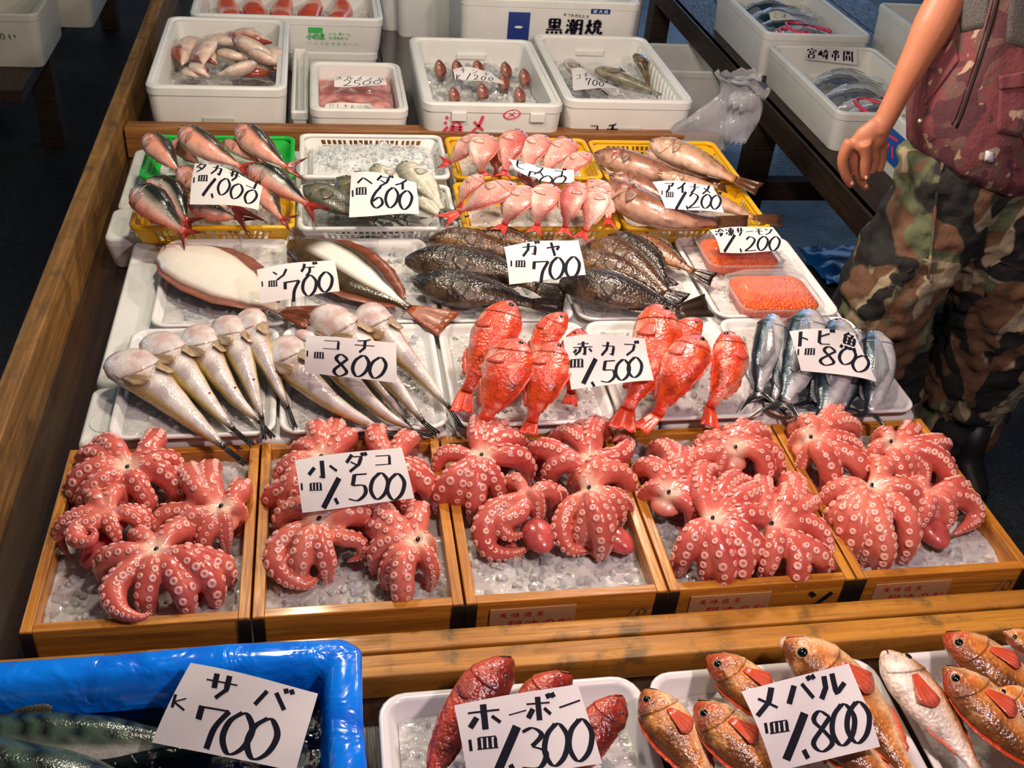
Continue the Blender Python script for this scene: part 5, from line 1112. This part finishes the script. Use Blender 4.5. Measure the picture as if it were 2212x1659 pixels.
octopus('octopus pressed against the right divider of the fourth cedar box', (1663,1144), [(1640,1070),(1700,1052),(1744,1100),[(1720,1130,.022),(1768,1150,.01),(1790,1196,-.012),(1800,1224,-.02),(1786,1228,-.014)],(1768,1226),(1722,1246),(1656,1232),(1690,1090)], tone=.6)
octopus('pale octopus at the back left of the rightmost cedar box, head up on the divider', (1747,958), [(1718,942),(1710,978),(1728,1016),(1790,1052),(1862,1042),[(1800,950,.036),(1845,965,.02),(1860,1000,-.005),(1850,1030,-.02)],(1836,942),(1796,908)], tone=.7, zc=.034)
octopus('octopus at the back right of the rightmost cedar box', (1918,971), [(1892,966),(1872,1010),(1945,1060),(1958,1046),[(1965,985,.03),(1995,1010,.018),(2000,1048,.0),(1980,1052,-.005)],(2042,1045),(2026,985),(1955,948)], tone=.65, zc=.028)
octopus('palest domed octopus in the middle of the rightmost cedar box', (1878,1062), [(1786,1088),(1818,1166),(1845,1180),(1880,1200),(1958,1190),(1972,1128),(1878,1034),(1905,1214),(1800,1130)], tone=.85, zc=.032)
octopus('octopus at the right of the rightmost cedar box with its round head forward', (1996,1072), [(1982,1140),(2040,1134),(1962,1068),[(2050,1072,.028),(2092,1085,.015),(2104,1120,-.005),(2060,1156,-.015)],(2010,1120),(2066,1066)], tone=.65, beak=False, mantle=(2016,1150,-.006,.028,False))
# ------------------------------------------------------------------ price cards
def pr(text, pos, h, w=None, rot=0.):
    out = []
    for ch, q in zip(text, pos):
        hh = h*(1.05 if ch == '1' else .5 if ch == '.' else 1); hh *= 1.10; ww = (w or h*.66)*1.18*(1.0 if ch == '1' else .9 if ch == '.' else 1)
        out.append((ch, q[0], q[1], ww, hh, rot, .26 if ch == '1' else .36 if ch == '.' else .17))
    return out
def sara(a, b, h, rot=0.): return [('|', a[0], a[1], h*.5, h*.8, rot, .3), ('皿', b[0], b[1], h*1.25, h, rot, .20)]
card('price card 1.000 curved over the fusiliers', [(421,353),(567,400),(559,457),(410,442)], (.165,.155,.130,.130), row('タカサゴ', (436,370), (544,400), 25, 25) + sara((421,397), (441,395), 18, .1) + pr('1.000', [(454,414),(459,427),(486,414),(513,422),(543,431)], 33, 26, .22), (.012, .004))
card('price card 600 on the silver bream', [(759,373),(899,392),(905,466),(754,470)], (.155,.155,.115,.115), row('ヘダイ', (788,400), (868,402), 34, 28) + sara((762,427), (780,422), 20) + pr('600', [(815,434),(846,434),(876,438)], 40, 30), (.008, .006))
card('bent price card 500 lying on the back pink bream', [(1098,343),(1240,364),(1240,398),(1112,366)], (.165,.160,.150,.155), row('ヒスゴ', (1124,354), (1206,368), 26, 20) + pr('500', [(1150,376),(1180,382),(1209,385)], 24, 30, .1), (-.012, .0))
card('price card 1.200 on the greenlings', [(1409,393),(1540,400),(1563,462),(1437,450)], (.160,.160,.125,.125), row('アイナメ', (1444,410), (1526,411), 24, 25) + sara((1429,421), (1445,425), 14) + pr('1.200', [(1470,436),(1482,447),(1498,437),(1525,438),(1545,440)], 30, 24), (.006, .004))
card('price card 1.200 on the back pack of salmon roe', [(1532,497),(1670,488),(1697,544),(1556,546)], (.105,.105,.080,.080), row('冷凍サーモン', (1552,508), (1660,500), 19, 21) + pr('1.200', [(1574,529),(1598,538),(1620,529),(1646,528),(1671,530)], 28, 24), (.002, .006))
card('price card 700 between the two flatfish', [(555,583),(723,560),(733,631),(562,656)], (.125,.125,.085,.085), [('ソ', 604, 598, 40, 26, -.1), ('ゲ', 664, 586, 34, 30, -.1)] + sara((566,618), (588,617), 16, -.05) + pr('700', [(632,631),(667,620),(702,612)], 42, 34, -.15), (.006, .004))
card('price card 700 on the dark rockfish', [(1089,534),(1250,517),(1264,596),(1100,615)], (.155,.155,.115,.115), [('ガ', 1141, 545, 36, 30, -.08), ('ヤ', 1194, 541, 36, 32, -.05)] + sara((1103,574), (1122,574), 18) + pr('700', [(1168,590),(1201,583),(1235,581)], 46, 34, -.05), (.006, .002))
card('price card 800 on the flatheads', [(662,725),(855,740),(859,829),(659,804)], (.135,.135,.090,.090), [('コ', 718, 747, 44, 26, .06), ('チ', 788, 748, 48, 32, .04)] + sara((666,766), (691,769), 18, .06) + pr('800', [(738,790),(780,792),(817,796)], 44, 38, .08), (.004, .003))
card('price card 1.500 on the red rockfish', [(1216,729),(1394,729),(1411,824),(1234,842)], (.150,.150,.105,.105), [('赤', 1257, 757, 46, 30, 0), ('カ', 1312, 757, 34, 30, 0), ('ブ', 1360, 753, 34, 30, -.05)] + sara((1226,783), (1245,786), 24) + pr('1.500', [(1272,804),(1277,827),(1313,804),(1344,801),(1371,795)], 46, 34, -.05), (.008, -.004))
card('price card 800 on the flying fish, corner curling down', [(1705,716),(1847,718),(1891,826),(1730,801)], (.145,.145,.095,.100), [('ト', 1731, 736, 34, 34, .05), ('ビ', 1774, 736, 38, 34, .05), ('魚', 1833, 740, 40, 42, .25)] + sara((1723,763), (1746,763), 18, .05) + pr('800', [(1786,774),(1828,773),(1857,789)], 38, 40, .15), (.014, .0))
card('large price card 1.500 on the octopuses', [(637,995),(868,965),(894,1078),(653,1108)], (.105,.105,.060,.060), [('小', 695, 1018, 66, 42, -.08, .22), ('ダ', 764, 1003, 44, 40, -.05), ('コ', 826, 994, 44, 30, -.08)] + sara((652,1055), (681,1054), 22, -.05) + pr('1.500', [(714,1067),(722,1078),(772,1054),(818,1052),(854,1054)], 54, 42, -.05), (.004, .003), nib=.2)
card('price card 700 standing in the blue bin', [(412,1432),(686,1497),(640,1668),(328,1604)], (.075,.075,.030,.030), [('サ', 484, 1488, 78, 60, .2), ('バ', 588, 1513, 72, 52, .2), ('K', 391, 1521, 44, 34, .25)] + pr('700', [(463,1576),(517,1589),(570,1600)], 88, 66, .2), (.010, .002))
card('price card 1.300 leaning on the red gurnards', [(981,1524),(1249,1477),(1299,1650),(1012,1694)], (.065,.065,.020,.020), [('ホ', 1043, 1552, 78, 60, -.1, .22), ('ー', 1114, 1543, 44, 60, -.1), ('ボ', 1160, 1533, 62, 56, -.1, .22), ('ー', 1230, 1522, 56, 60, -.2)] + sara((1015,1613), (1050,1606), 36, -.1) + pr('1.300', [(1092,1622),(1100,1654),(1151,1618),(1199,1611),(1252,1601)], 86, 58, -.08), (.006, .002))
card('price card 1.800 leaning on the orange rockfish', [(1601,1494),(1836,1432),(1898,1614),(1671,1668)], (.068,.068,.018,.018), [('メ', 1650, 1518, 60, 62, -.2, .2), ('バ', 1720, 1498, 66, 56, -.2, .22), ('ル', 1794, 1482, 66, 58, -.2, .22)] + sara((1650,1576), (1677,1572), 34, -.15) + pr('1.800', [(1714,1593),(1733,1622),(1773,1581),(1818,1568),(1850,1563)], 84, 56, -.12), (.004, .003))
# cards and fish in the back foam boxes
card('small card 500 on the squid', [(722,168),(830,165),(836,186),(722,188)], (.075,.075,.060,.060), row('スルメイカ'.replace('カ', 'カ'), (732,172), (822,171), 15, 9) + pr('2500', [(750,181),(770,181),(792,180),(815,179)], 10, 18), (.003, .002), nib=.14)
card('curled card 1.200 on the reddish fish heads', [(978,150),(1062,156),(1090,185),(983,172)], (.085,.085,.065,.07), row('キンキ', (1000,158), (1050,162), 12, 10) + pr('K1200', [(990,169),(1012,169),(1028,171),(1044,173),(1060,174)], 10, 10), (.010, .0), nib=.12)
card('curled card 700 on the flathead in the back box', [(1234,150),(1282,165),(1340,196),(1238,196)], (.075,.06,.05,.06), pr('700', [(1270,182),(1284,184),(1298,186)], 13, 11) + row('コチ', (1248,172), (1264,170), 10, 10), (.012, .0), nib=.12)
card('white paper with 宮崎串間 brushed on it'.replace('宮崎串間', 'four brushed characters') + ' in the nearer trestle box', [(1735,98),(1852,106),(1850,140),(1738,128)], [PY(u_, v_, y_).z for u_, v_, y_ in ((1735,98,2.535),(1852,106,2.535),(1850,140,2.522),(1738,128,2.522))], row('宮崎串間', (1752,115), (1832,122), 22, 24), (.0, .0), nib=.16, cat='sign')
card('curled paper tag on the bagged fish in the farther trestle box', [(1660,28),(1706,28),(1720,46),(1664,44)], (.055,.055,.04,.04), row('ミイ', (1674,36), (1694,36), 10, 10), (.006, 0), nib=.12, mat='paper_wet')
# ------------------------------------------------------------------ contents of the back boxes
rng = random.Random(5)
wA = ['pale pink bream piece', 'dark red bream piece', 'skinned bream piece']
spots = [((402,98),(392,140)),((428,84),(410,128)),((440,92),(438,140)),((452,78),(520,96)),((490,72),(588,92)),((512,88),(600,130)),((430,110),(470,140)),((470,112),(540,128)),((556,140),(470,162)),((398,150),(440,165)),((578,106),(594,150)),((540,112),(612,142)),((500,150),(590,158)),((420,140),(452,166))]
nmz = ['at the far left corner of the deep box, upright', 'upright beside the far left corner piece', 'third upright at the left of the deep box', 'dark one at the back of the deep box', 'long pale one along the back of the deep box', 'long striped one at the right back of the deep box', 'short one in the left middle of the deep box', 'pinkish one at the centre of the deep box', 'palest long one at the front of the deep box', 'white one at the front left corner of the deep box', 'reddish one along the right wall of the deep box', 'red-backed one right of the centre of the deep box', 'dark one under the palest at the front of the deep box', 'triangular pale one at the front left of the deep box']
for k, ((a, b), n_) in enumerate(zip(spots, nmz)):
    z = .055 + .012*(k % 3); fish('fish_piece', 'pink bream cut ' + n_, [(*a, z), ((a[0]+b[0])/2, (a[1]+b[1])/2, z + .012), (*b, z)], 1 if k % 2 else -1, .3*(k % 3), 1.35, 1.2, None, None, 'bream cuts in the deep foam box', name='bream_cut')
ice('ice under the bream cuts in the deep foam box', -.01, 1.89, .31, 2.43, .005, .01, 60, (.006, .014))
# squid in the small box
sq = thing('squid_mass', (.548, 2.045, -.03), 'pink glistening squid pressed flat in the small foam box', 'squid')
m = MB(); nx, ny = 26, 30
m.add([Vector((lerp(.435, .655, i/nx), lerp(1.875, 2.21, j/ny), .000 + .018*(1 - abs(2*i/nx-1)**3)*(1-abs(2*j/ny-1)**4) + .012*noise.fractal(Vector((i*.16, j*.30, 2)), 1, 2, 3))) for j in range(ny+1) for i in range(nx+1)], [(j*(nx+1)+i, j*(nx+1)+i+1, (j+1)*(nx+1)+i+1, (j+1)*(nx+1)+i) for j in range(ny) for i in range(nx)])
m.c = [mixc(hx('e8aca4'), hx('b8625e'), .5 + .9*nz(v, 30)) for v in m.v]; mesh('squid_flesh', m.v, m.f, M['octo'], sq, True, m.c)
card('printed slip at the front of the squid box', [(705,224),(800,222),(806,234),(700,236)], (.03,.03,.02,.02), row('いしきおいし', (716,230), (792,229), 10, 8), (0, 0), nib=.1, mat='paper_wet', cat='slip')
ice('ice around the reddish fish heads in the back box', .765, 1.825, 1.10, 2.33, .008, .012, 200, (.006, .014))
for k, (u, v, zz) in enumerate([(948,142,.05),(985,142,.045),(1030,142,.05),(1090,146,.055),(1130,160,.05),(1040,192,.04),(1120,200,.035),(978,200,.03),(1085,172,.045)]):
    w_ = ['leftmost at the back', 'second at the back', 'third at the back behind the card', 'upright right of the card', 'rightmost', 'below the card', 'at the front right', 'at the front left', 'between the card and the right wall'][k]
    fish('fish_piece', 'reddish fish head, ' + w_ + ' of the red-lettered box', [(u, v - 14, zz + .02), (u + 3, v + 6, zz + .005), (u + 8, v + 34, zz - .05)], 1, .4, 1.0, 1.3, lambda s, a, up, q: mixc(mixc(hx('a4584a'), hx('4a2420'), .5 + 1.2*nz(q, 60)), hx('c89a84'), .5*sst(-.2, -.8, a)), None, 'fish heads in the red-lettered box', name='fish_head')
ice('ice around the flatheads in the back box', 1.19, 1.86, 1.51, 2.39, .000, .010, 90, (.006, .014))
KD = [('flathead head rearing up at the right of the black-lettered box', [(1380,118,.075),(1392,150,.06),(1404,190,.03)], 1.4, lambda s, a, up, q: mixc(hx('8c7658'), hx('4a3a26'), .5 + nz(q, 40))),
 ('mottled flathead lying across the black-lettered box', [(1290,150,.03),(1340,168,.035),(1420,200,.03)], 1.3, lambda s, a, up, q: mixc(hx('a09a84'), hx('6a6450'), .5 + nz(q, 40))),
 ('flathead with a black eye at the left of the black-lettered box', [(1230,132,.055),(1250,160,.05),(1300,196,.03)], 1.2, lambda s, a, up, q: mixc(hx('d8d4c8'), hx('8a8672'), .5 + nz(q, 40)))]
for lb_, p_, H_, cf_ in KD: fish('flathead', lb_, p_, 1, .2, H_, 1.3, cf_, None, 'flatheads in the back box')
# red fillets in the printed box
for k in range(5):
    x = .13 + k*.095; L_ = [('first', 'second', 'third', 'fourth', 'rightmost')[k]]
    r = thing('red_fillet', (x, 2.67, .02), '%s red fish fillet from the left in the green-printed box' % L_[0], 'fillet', 'fillets in the green-printed box'); vs = []; fs = []
    for i in range(12):
        t = i/11; w_ = .04*math.sin(math.pi*(.12 + .8*t))**.6
        for q in range(10):
            a = 2*math.pi*q/10; vs.append(Vector((x + .012*math.sin(t*5 + k) + w_*math.cos(a), 2.53 + .28*t, .060 + .022*math.sin(a) + .004*math.sin(k*3 + t*9))))
    for i in range(11):
        for q in range(10): fs.append((i*10+q, i*10+(q+1) % 10, (i+1)*10+(q+1) % 10, (i+1)*10+q))
    fs += [tuple(range(9, -1, -1)), tuple(range(110, 120))]; mesh('flesh', vs, fs, M['octo'], r, True, [mixc(hx('e8683c'), hx('d03c20'), .5 + nz(v, 40)) for v in vs])
ice('ice below the red fillets in the green-printed box', .06, 2.525, .615, 2.815, .03, .006, 30, (.006, .012))
# silver fish in bags in the trestle boxes
def bagfish(bx, y0, y1, z, lbl, grp, blue, n):
    for k in range(n):
        x = bx - .13 + .26*k/(n-1); y = lerp(y0, y1, .5 + .12*math.sin(k*2.1))
        cf = (lambda s, a, up, q: mixc(hx('c4d4e4'), hx('28485c'), sst(-.1, .4, a + .4*nz(q, 20)))) if blue else (lambda s, a, up, q: mixc(hx('d8dce0'), hx('6c7c90'), sst(-.1, .5, a + .4*nz(q, 20))))
        yy = lerp(y0, y1, k/(n-1)); xo = .03*math.sin(k*2.7)
        fish('flying_fish', lbl % ('nearest', 'second', 'third', 'fourth', 'fifth', 'sixth', 'farthest')[k if k < n-1 else 6], [Vector((bx - .13 + xo, yy + .02*math.sin(k), z + .01)), Vector((bx + xo, yy + .02, z + .028)), Vector((bx + .12 + xo, yy - .01, z + .012))], 1 if k % 2 else -1, .3, 1.2, 1.2, cf, None, grp, world=True, name='silver_fish', tlen=.3, tw=.5)
bagfish(2.29, 2.72, 3.08, -.012, 'blue-backed fish in the farther trestle box, %s of its row', 'fish in the farther trestle box', True, 7)
bagfish(2.29, 2.04, 2.38, -.044, 'silver fish in the nearer trestle box, %s of its row', 'fish in the nearer trestle box', False, 6)
def film(label, x0, y0, x1, y1, z, redx):
    r = thing('plastic_film', ((x0+x1)/2, (y0+y1)/2, z), label, 'plastic bag'); nx, ny = 26, 30; vs = [Vector((lerp(x0, x1, i/nx), lerp(y0, y1, j/ny), z + .016*noise.fractal(Vector((i*.35, j*.25, x0)), .8, 2, 4))) for j in range(ny+1) for i in range(nx+1)]
    solid(mesh('film', vs, [(j*(nx+1)+i, j*(nx+1)+i+1, (j+1)*(nx+1)+i+1, (j+1)*(nx+1)+i) for j in range(ny) for i in range(nx)], M['clear'], r), .0006)
    for a in redx:
        v, f = tube([Vector((a[0] + .05*math.cos(t*.5), a[1] + .04*math.sin(t*.5)*(1 + .2*t), z + .018)) for t in range(9)], .007, 6); mesh('red_print', v, f, M['ink_pink'], r)
film('crumpled clear bag with red print over the blue-backed fish', 2.12, 2.66, 2.45, 3.14, .014, [(2.28, 2.78), (2.22, 2.70), (2.34, 2.74)])
film('crumpled clear bag with red print over the silver fish', 2.12, 1.98, 2.45, 2.40, -.018, [(2.26, 2.06), (2.38, 2.10)])
ice('ice in the box beside the hand of the man', 2.235, 1.41, 2.575, 1.79, .01, .008, 30, (.006, .012))
# ------------------------------------------------------------------ clear bag at the table end
bgr = thing('clear_bag', (1.70, 1.86, -.10), 'crumpled clear polythene bag hanging at the right end of the stall, knotted top', 'plastic bag')
def cloth(path, widths, thick, n=22, amp=.012, seed=0.):
    vs = []; fs = []; S = crom(path, 26)
    for i, p in enumerate(S):
        t = i/25; w = interp([(k/(len(widths)-1), x) for k, x in enumerate(widths)], t, 1)
        for q in range(n):
            a = 2*math.pi*q/n; x = w*math.cos(a); y = thick*w*math.sin(a); f = noise.noise(Vector((x*14 + seed, y*14, t*3)))*amp + math.sin(q*2.9 + seed)*amp*.35
            vs.append(p + Vector((x + f, y*1. + f*1.2, f*.5)))
    for i in range(25):
        for q in range(n): fs.append((i*n+q, i*n+(q+1) % n, (i+1)*n+(q+1) % n, (i+1)*n+q))
    return vs, fs
yb = 1.80
v, f = cloth([PY(1596,158,yb), PY(1600,185,yb), PY(1570,230,yb), PY(1520,285,yb), PY(1500,320,yb)], [.075, .05, .085, .11, .10], .35, amp=.02); solid(mesh('bag_film', v, f, M['bag'], bgr), .0008)
v, f = cloth([PY(1560,165,yb-.01), PY(1600,172,yb-.02), PY(1645,195,yb-.01), PY(1640,215,yb)], [.01, .035, .04, .012], .5, amp=.02, seed=4.); solid(mesh('bag_mouth', v, f, M['bag'], bgr), .0008)
v, f = cloth([PY(1610,200,yb-.03), PY(1605,250,yb-.04), PY(1590,310,yb-.05)], [.045, .055, .03], .3, amp=.02, seed=8.); solid(mesh('bag_fold', v, f, M['bag'], bgr), .0008)
# ------------------------------------------------------------------ the man
YM = 1.16
man = thing('person', (2.10, YM, ZF), 'man in camouflage trousers and maroon camouflage vest, bare forearm hanging beside the table', 'person')
def blob(parts, vox, sm, wr=0., ws=18.):
    tv = []; tf = []
    for pts, rad, flat in parts:
        v, f = tube(crom([Vector(p) for p in pts], 24), [interp([(k/(len(rad)-1), r) for k, r in enumerate(rad)], i/23, 1) for i in range(24)], 20, True, (0, -1, .01), flat)
        k = len(tv); tv += v; tf += [tuple(i+k for i in q) for q in f]
    V, F, N = remesh(tv, tf, vox, sm)
    if wr: V = [v + n*wr*(noise.fractal(Vector((v.x*ws, v.y*ws, v.z*ws*1.4)), 1, 2, 3) + .8*(abs(noise.noise(Vector((v.x*9, v.y*9 + 4, v.z*11))))-.3)) for v, n in zip(V, N)]
    return V, F
hipc = PY(2128, 405, YM); crot = PY(2025, 600, YM)
kneeL = PY(1905, 625, YM - .03); calfL = PY(1960, 860, YM + .0)
kneeR = PY(2165, 690, YM + .0); calfR = PY(2160, 930, YM + .04)
def dn(p, z, dx=0, dy=0): return Vector((p.x + dx, p.y + dy, z))
hipL = PY(2030, 450, YM); hipR = PY(2190, 450, YM)
V, F = blob([([PY(2060, 330, YM), hipL, PY(1960, 560, YM - .02), kneeL + Vector((.02, 0, -.02)), dn(kneeL, kneeL.z - .20, .07, .03), dn(kneeL, ZF + .25, .15, .06), dn(kneeL, ZF + .06, .17, .06)], [.13, .14, .135, .135, .13, .12, .115], .95),
             ([PY(2160, 330, YM), hipR, PY(2170, 570, YM), kneeR, dn(kneeR, kneeR.z - .25, .015, .03), dn(kneeR, ZF + .22, .03, .05), dn(kneeR, ZF + .06, .03, .05)], [.13, .155, .16, .155, .15, .14, .135], .95),
             ([PY(2040, 340, YM), PY(2110, 345, YM), PY(2180, 350, YM)], [.12, .13, .12], 1.0),
             ([PY(2090, 280, YM), PY(2100, 380, YM), PY(2095, 470, YM)], [.15, .165, .13], .85)], .0115, 3, .016)
tr = mesh('trousers', V, F, M['camo'], man)
# cargo pocket, seams, fly
def patch(name, px, yoff, mat, th=.006, n=8):
    q = [PY(u, v, YM + yo) for (u, v), yo in zip(px, yoff)]
    vs = [q[0].lerp(q[1], i/n).lerp(q[3].lerp(q[2], i/n), j/n) + Vector((0, -.006*math.sin(i*1.3)*math.sin(j*1.1), 0)) for j in range(n+1) for i in range(n+1)]
    return solid(mesh(name, vs, [(j*(n+1)+i, j*(n+1)+i+1, (j+1)*(n+1)+i+1, (j+1)*(n+1)+i) for j in range(n) for i in range(n)], M[mat], man), th)
def ray_drape(name, pix, mat, r, target):
    """a seam or cord laid on the front of a garment mesh"""
    me = target.data; from mathutils.bvhtree import BVHTree
    bv = BVHTree.FromPolygons([v.co + man.location for v in me.vertices], [tuple(p.vertices) for p in me.polygons]); pts = []
    for u, v in pix:
        d = (P(u, v, -.5) - CAM).normalized(); h = bv.ray_cast(CAM, d)
        if h[0] is not None: pts.append(h[0] - d*.003)
    if len(pts) < 2: return
    v, f = tube(crom(pts, max(8, len(pts)*3)), r, 6); return mesh(name, v, f, M[mat], man)
# body under the clothes: arm, hand, neck line
S_ = dict(sh=PY(2150, -330, YM), el=PY(2062, -35, YM - .02), wr=PY(1912, 258, YM - .05))
yh = YM - .055
arm = [([S_['sh'], S_['sh'].lerp(S_['el'], .5), S_['el']], [.055, .05, .045], 1.),
       ([S_['el'], S_['el'].lerp(S_['wr'], .35), S_['el'].lerp(S_['wr'], .75), S_['wr'], PY(1893, 285, yh)], [.045, .047, .037, .028, .027], .85),
       ([PY(1900, 272, yh), PY(1868, 302, yh), PY(1846, 322, yh)], [.029, .034, .026], .62), ([PY(1902, 280, yh), PY(1884, 312, yh - .004), PY(1878, 325, yh - .004)], [.028, .028, .02], .62)]
fing = [([(1838,304),(1824,330),(1820,354),(1828,382),(1840,402)], [.0150,.0135,.0128,.0120,.0100], .002), ([(1852,316),(1846,344),(1850,370),(1861,392),(1872,408)], [.0140,.0130,.0122,.0115,.0098], .014),
        ([(1868,308),(1871,336),(1869,358),(1869,374),(1870,386)], [.0160,.0142,.0132,.0124,.0104], -.020), ([(1884,320),(1890,344),(1886,362),(1880,374)], [.0135,.0122,.0110,.0098], -.004)]
for px, rd, yo in fing: arm.append(([PY(u, v, yh + yo) for u, v in px], rd, 1.))
arm.append(([PY(1900, 296, yh + .01), PY(1904, 325, yh + .014), PY(1903, 350, yh + .012), PY(1897, 372, yh + .006)], [.018, .0145, .0125, .0105], 1.))
trk = [([dn(S_['sh'], S_['sh'].z + .03, .06), dn(S_['sh'], S_['sh'].z + .04, .20), dn(S_['sh'], S_['sh'].z + .03, .34)], [.07, .085, .07], 1.), ([dn(S_['sh'], S_['sh'].z, .20), PY(2185, 60, YM), PY(2125, 330, YM)], [.12, .11, .11], .8), ([dn(S_['sh'], S_['sh'].z + .02, .20), dn(S_['sh'], S_['sh'].z + .14, .20)], [.055, .055], 1.)]
V, F = blob(arm + trk, .0042, 4)
mesh('body', V, F, M['skin'], man)
for (u, v), yo in (((1840, 396), -.008), ((1871, 402), .004), ((1871, 384), -.033)):
    p_ = PY(u, v, yh + yo); vv, ff = dome(p_, Vector((-.1, -1, .35)), Vector((.2, 0, -1)), .0055, .0042, .0016, 10, 3); mesh('finger_nail', vv, ff, M['nail'], man)
# vest with mesh panels, hem, zip and pockets
cx = PY(2128, 120, YM)
def ring(pc, rx, ry, n=44): return [pc + Vector((rx*math.cos(2*math.pi*k/n), ry*math.sin(2*math.pi*k/n), 0)) for k in range(n)]
lv = []
for i, (u, v, rx, ry) in enumerate([(2118, 372, .175, .135), (2120, 350, .205, .150), (2120, 300, .205, .152), (2132, 220, .190, .150), (2154, 120, .160, .142), (2176, 20, .150, .138), (2196, -110, .160, .138), (2205, -260, .17, .13)]):
    pc = PY(u, v, YM); pc.y = YM; r_ = ring(pc, rx, ry)
    for k, q in enumerate(r_):   # the hem rises toward the viewer's left
        q.z += (.050*max(0, -math.cos(2*math.pi*k/44)) - .03*max(0, math.cos(2*math.pi*k/44)))*(1 if i < 3 else .5 if i < 5 else 0); f_ = noise.fractal(Vector((q.x*14, q.y*14, q.z*16)), 1, 2, 3); q.x += f_*.010; q.y += f_*.012
    lv.append(r_)
dl = []
for a_, b_ in zip(lv, lv[1:]): dl += [[p_.lerp(q_, t/4) for p_, q_ in zip(a_, b_)] for t in range(4)]
dl.append(lv[-1]); v, f = loft(dl, False, False); ve = mesh('vest', v, f, M['camo_red'], man); solid(ve, .006)
def vest_patch(name, pix, mat, th=.004, off=.004, n=8):
    from mathutils.bvhtree import BVHTree
    me = ve.data; bv = BVHTree.FromPolygons([x.co + man.location for x in me.vertices], [tuple(p.vertices) for p in me.polygons]); vs = []
    q = [Vector((*a, 0)) for a in pix]
    for j in range(n+1):
        for i in range(n+1):
            a = q[0].lerp(q[1], i/n).lerp(q[3].lerp(q[2], i/n), j/n); d = (P(a.x, a.y, -.5) - CAM).normalized(); h = bv.ray_cast(CAM, d)
            hit = h[0] if h[0] is not None else PY(a.x, a.y, YM - .14); vs.append(hit - d*off)
    return solid(mesh(name, vs, [(j*(n+1)+i, j*(n+1)+i+1, (j+1)*(n+1)+i+1, (j+1)*(n+1)+i) for j in range(n) for i in range(n)], M[mat], man), th)
vest_patch('mesh_panel', [(2064,-60),(2150,-60),(2128,58),(2076,70)], 'meshcloth'); vest_patch('mesh_panel', [(2185,-60),(2290,-60),(2290,130),(2172,90)], 'meshcloth')
vest_patch('pocket', [(2012,130),(2062,80),(2072,130),(2000,226)], 'camo_red', .008, .007); vest_patch('pocket', [(2160,175),(2230,165),(2230,300),(2152,285)], 'camo_red', .008, .007); vest_patch('pocket_flap', [(2158,165),(2232,150),(2232,185),(2158,192)], 'camo_red', .008, .014)
ray_drape('zip', [(2170,-60),(2150,20),(2130,90),(2104,170),(2080,240),(2066,275)], 'zip', .0042, ve); ray_drape('zip_tape', [(2158,-60),(2138,20),(2118,90),(2092,170),(2068,238),(2056,268)], 'camo_red', .004, ve)
ray_drape('fly_seam', [(2058,290),(2040,340),(2024,420),(2014,520),(2006,600)], 'camo', .005, tr); ray_drape('side_seam', [(1955,290),(1945,330),(1900,430),(1850,500),(1810,570)], 'camo', .005, tr)
ray_drape('pocket_edge', [(2130,640),(2148,565),(2212,590)], 'camo', .004, tr); ray_drape('pocket_edge', [(1960,590),(2000,560),(2012,610)], 'camo', .004, tr)
p_ = PY(1988, 262, YM - .14); v, f = dome(p_, Vector((-.3, -1, .3)), Vector((1, 0, 0)), .007, .007, .005, 10, 3); mesh('snap_button', v, f, M['brass'], man)
patch('white_tag', [(2130,325),(2150,330),(2148,352),(2126,348)], (-.165,)*4, 'white_print', .002, 3)
for p0 in (dn(kneeL, ZF, .17, .02), dn(kneeR, ZF, .03, .0)):
    v, f = loft([[Vector((p0.x + .055*math.cos(a*.3927)*(1 if z < .09 else .9), p0.y - .05*(1 - z*5 if z < .15 else .3) + .14*math.sin(a*.3927)*(1 if z < .07 else .55), ZF + z)) for a in range(16)] for z in (.002, .03, .07, .11, .2)]); mesh('boot', v, f, M['black_band'], man)
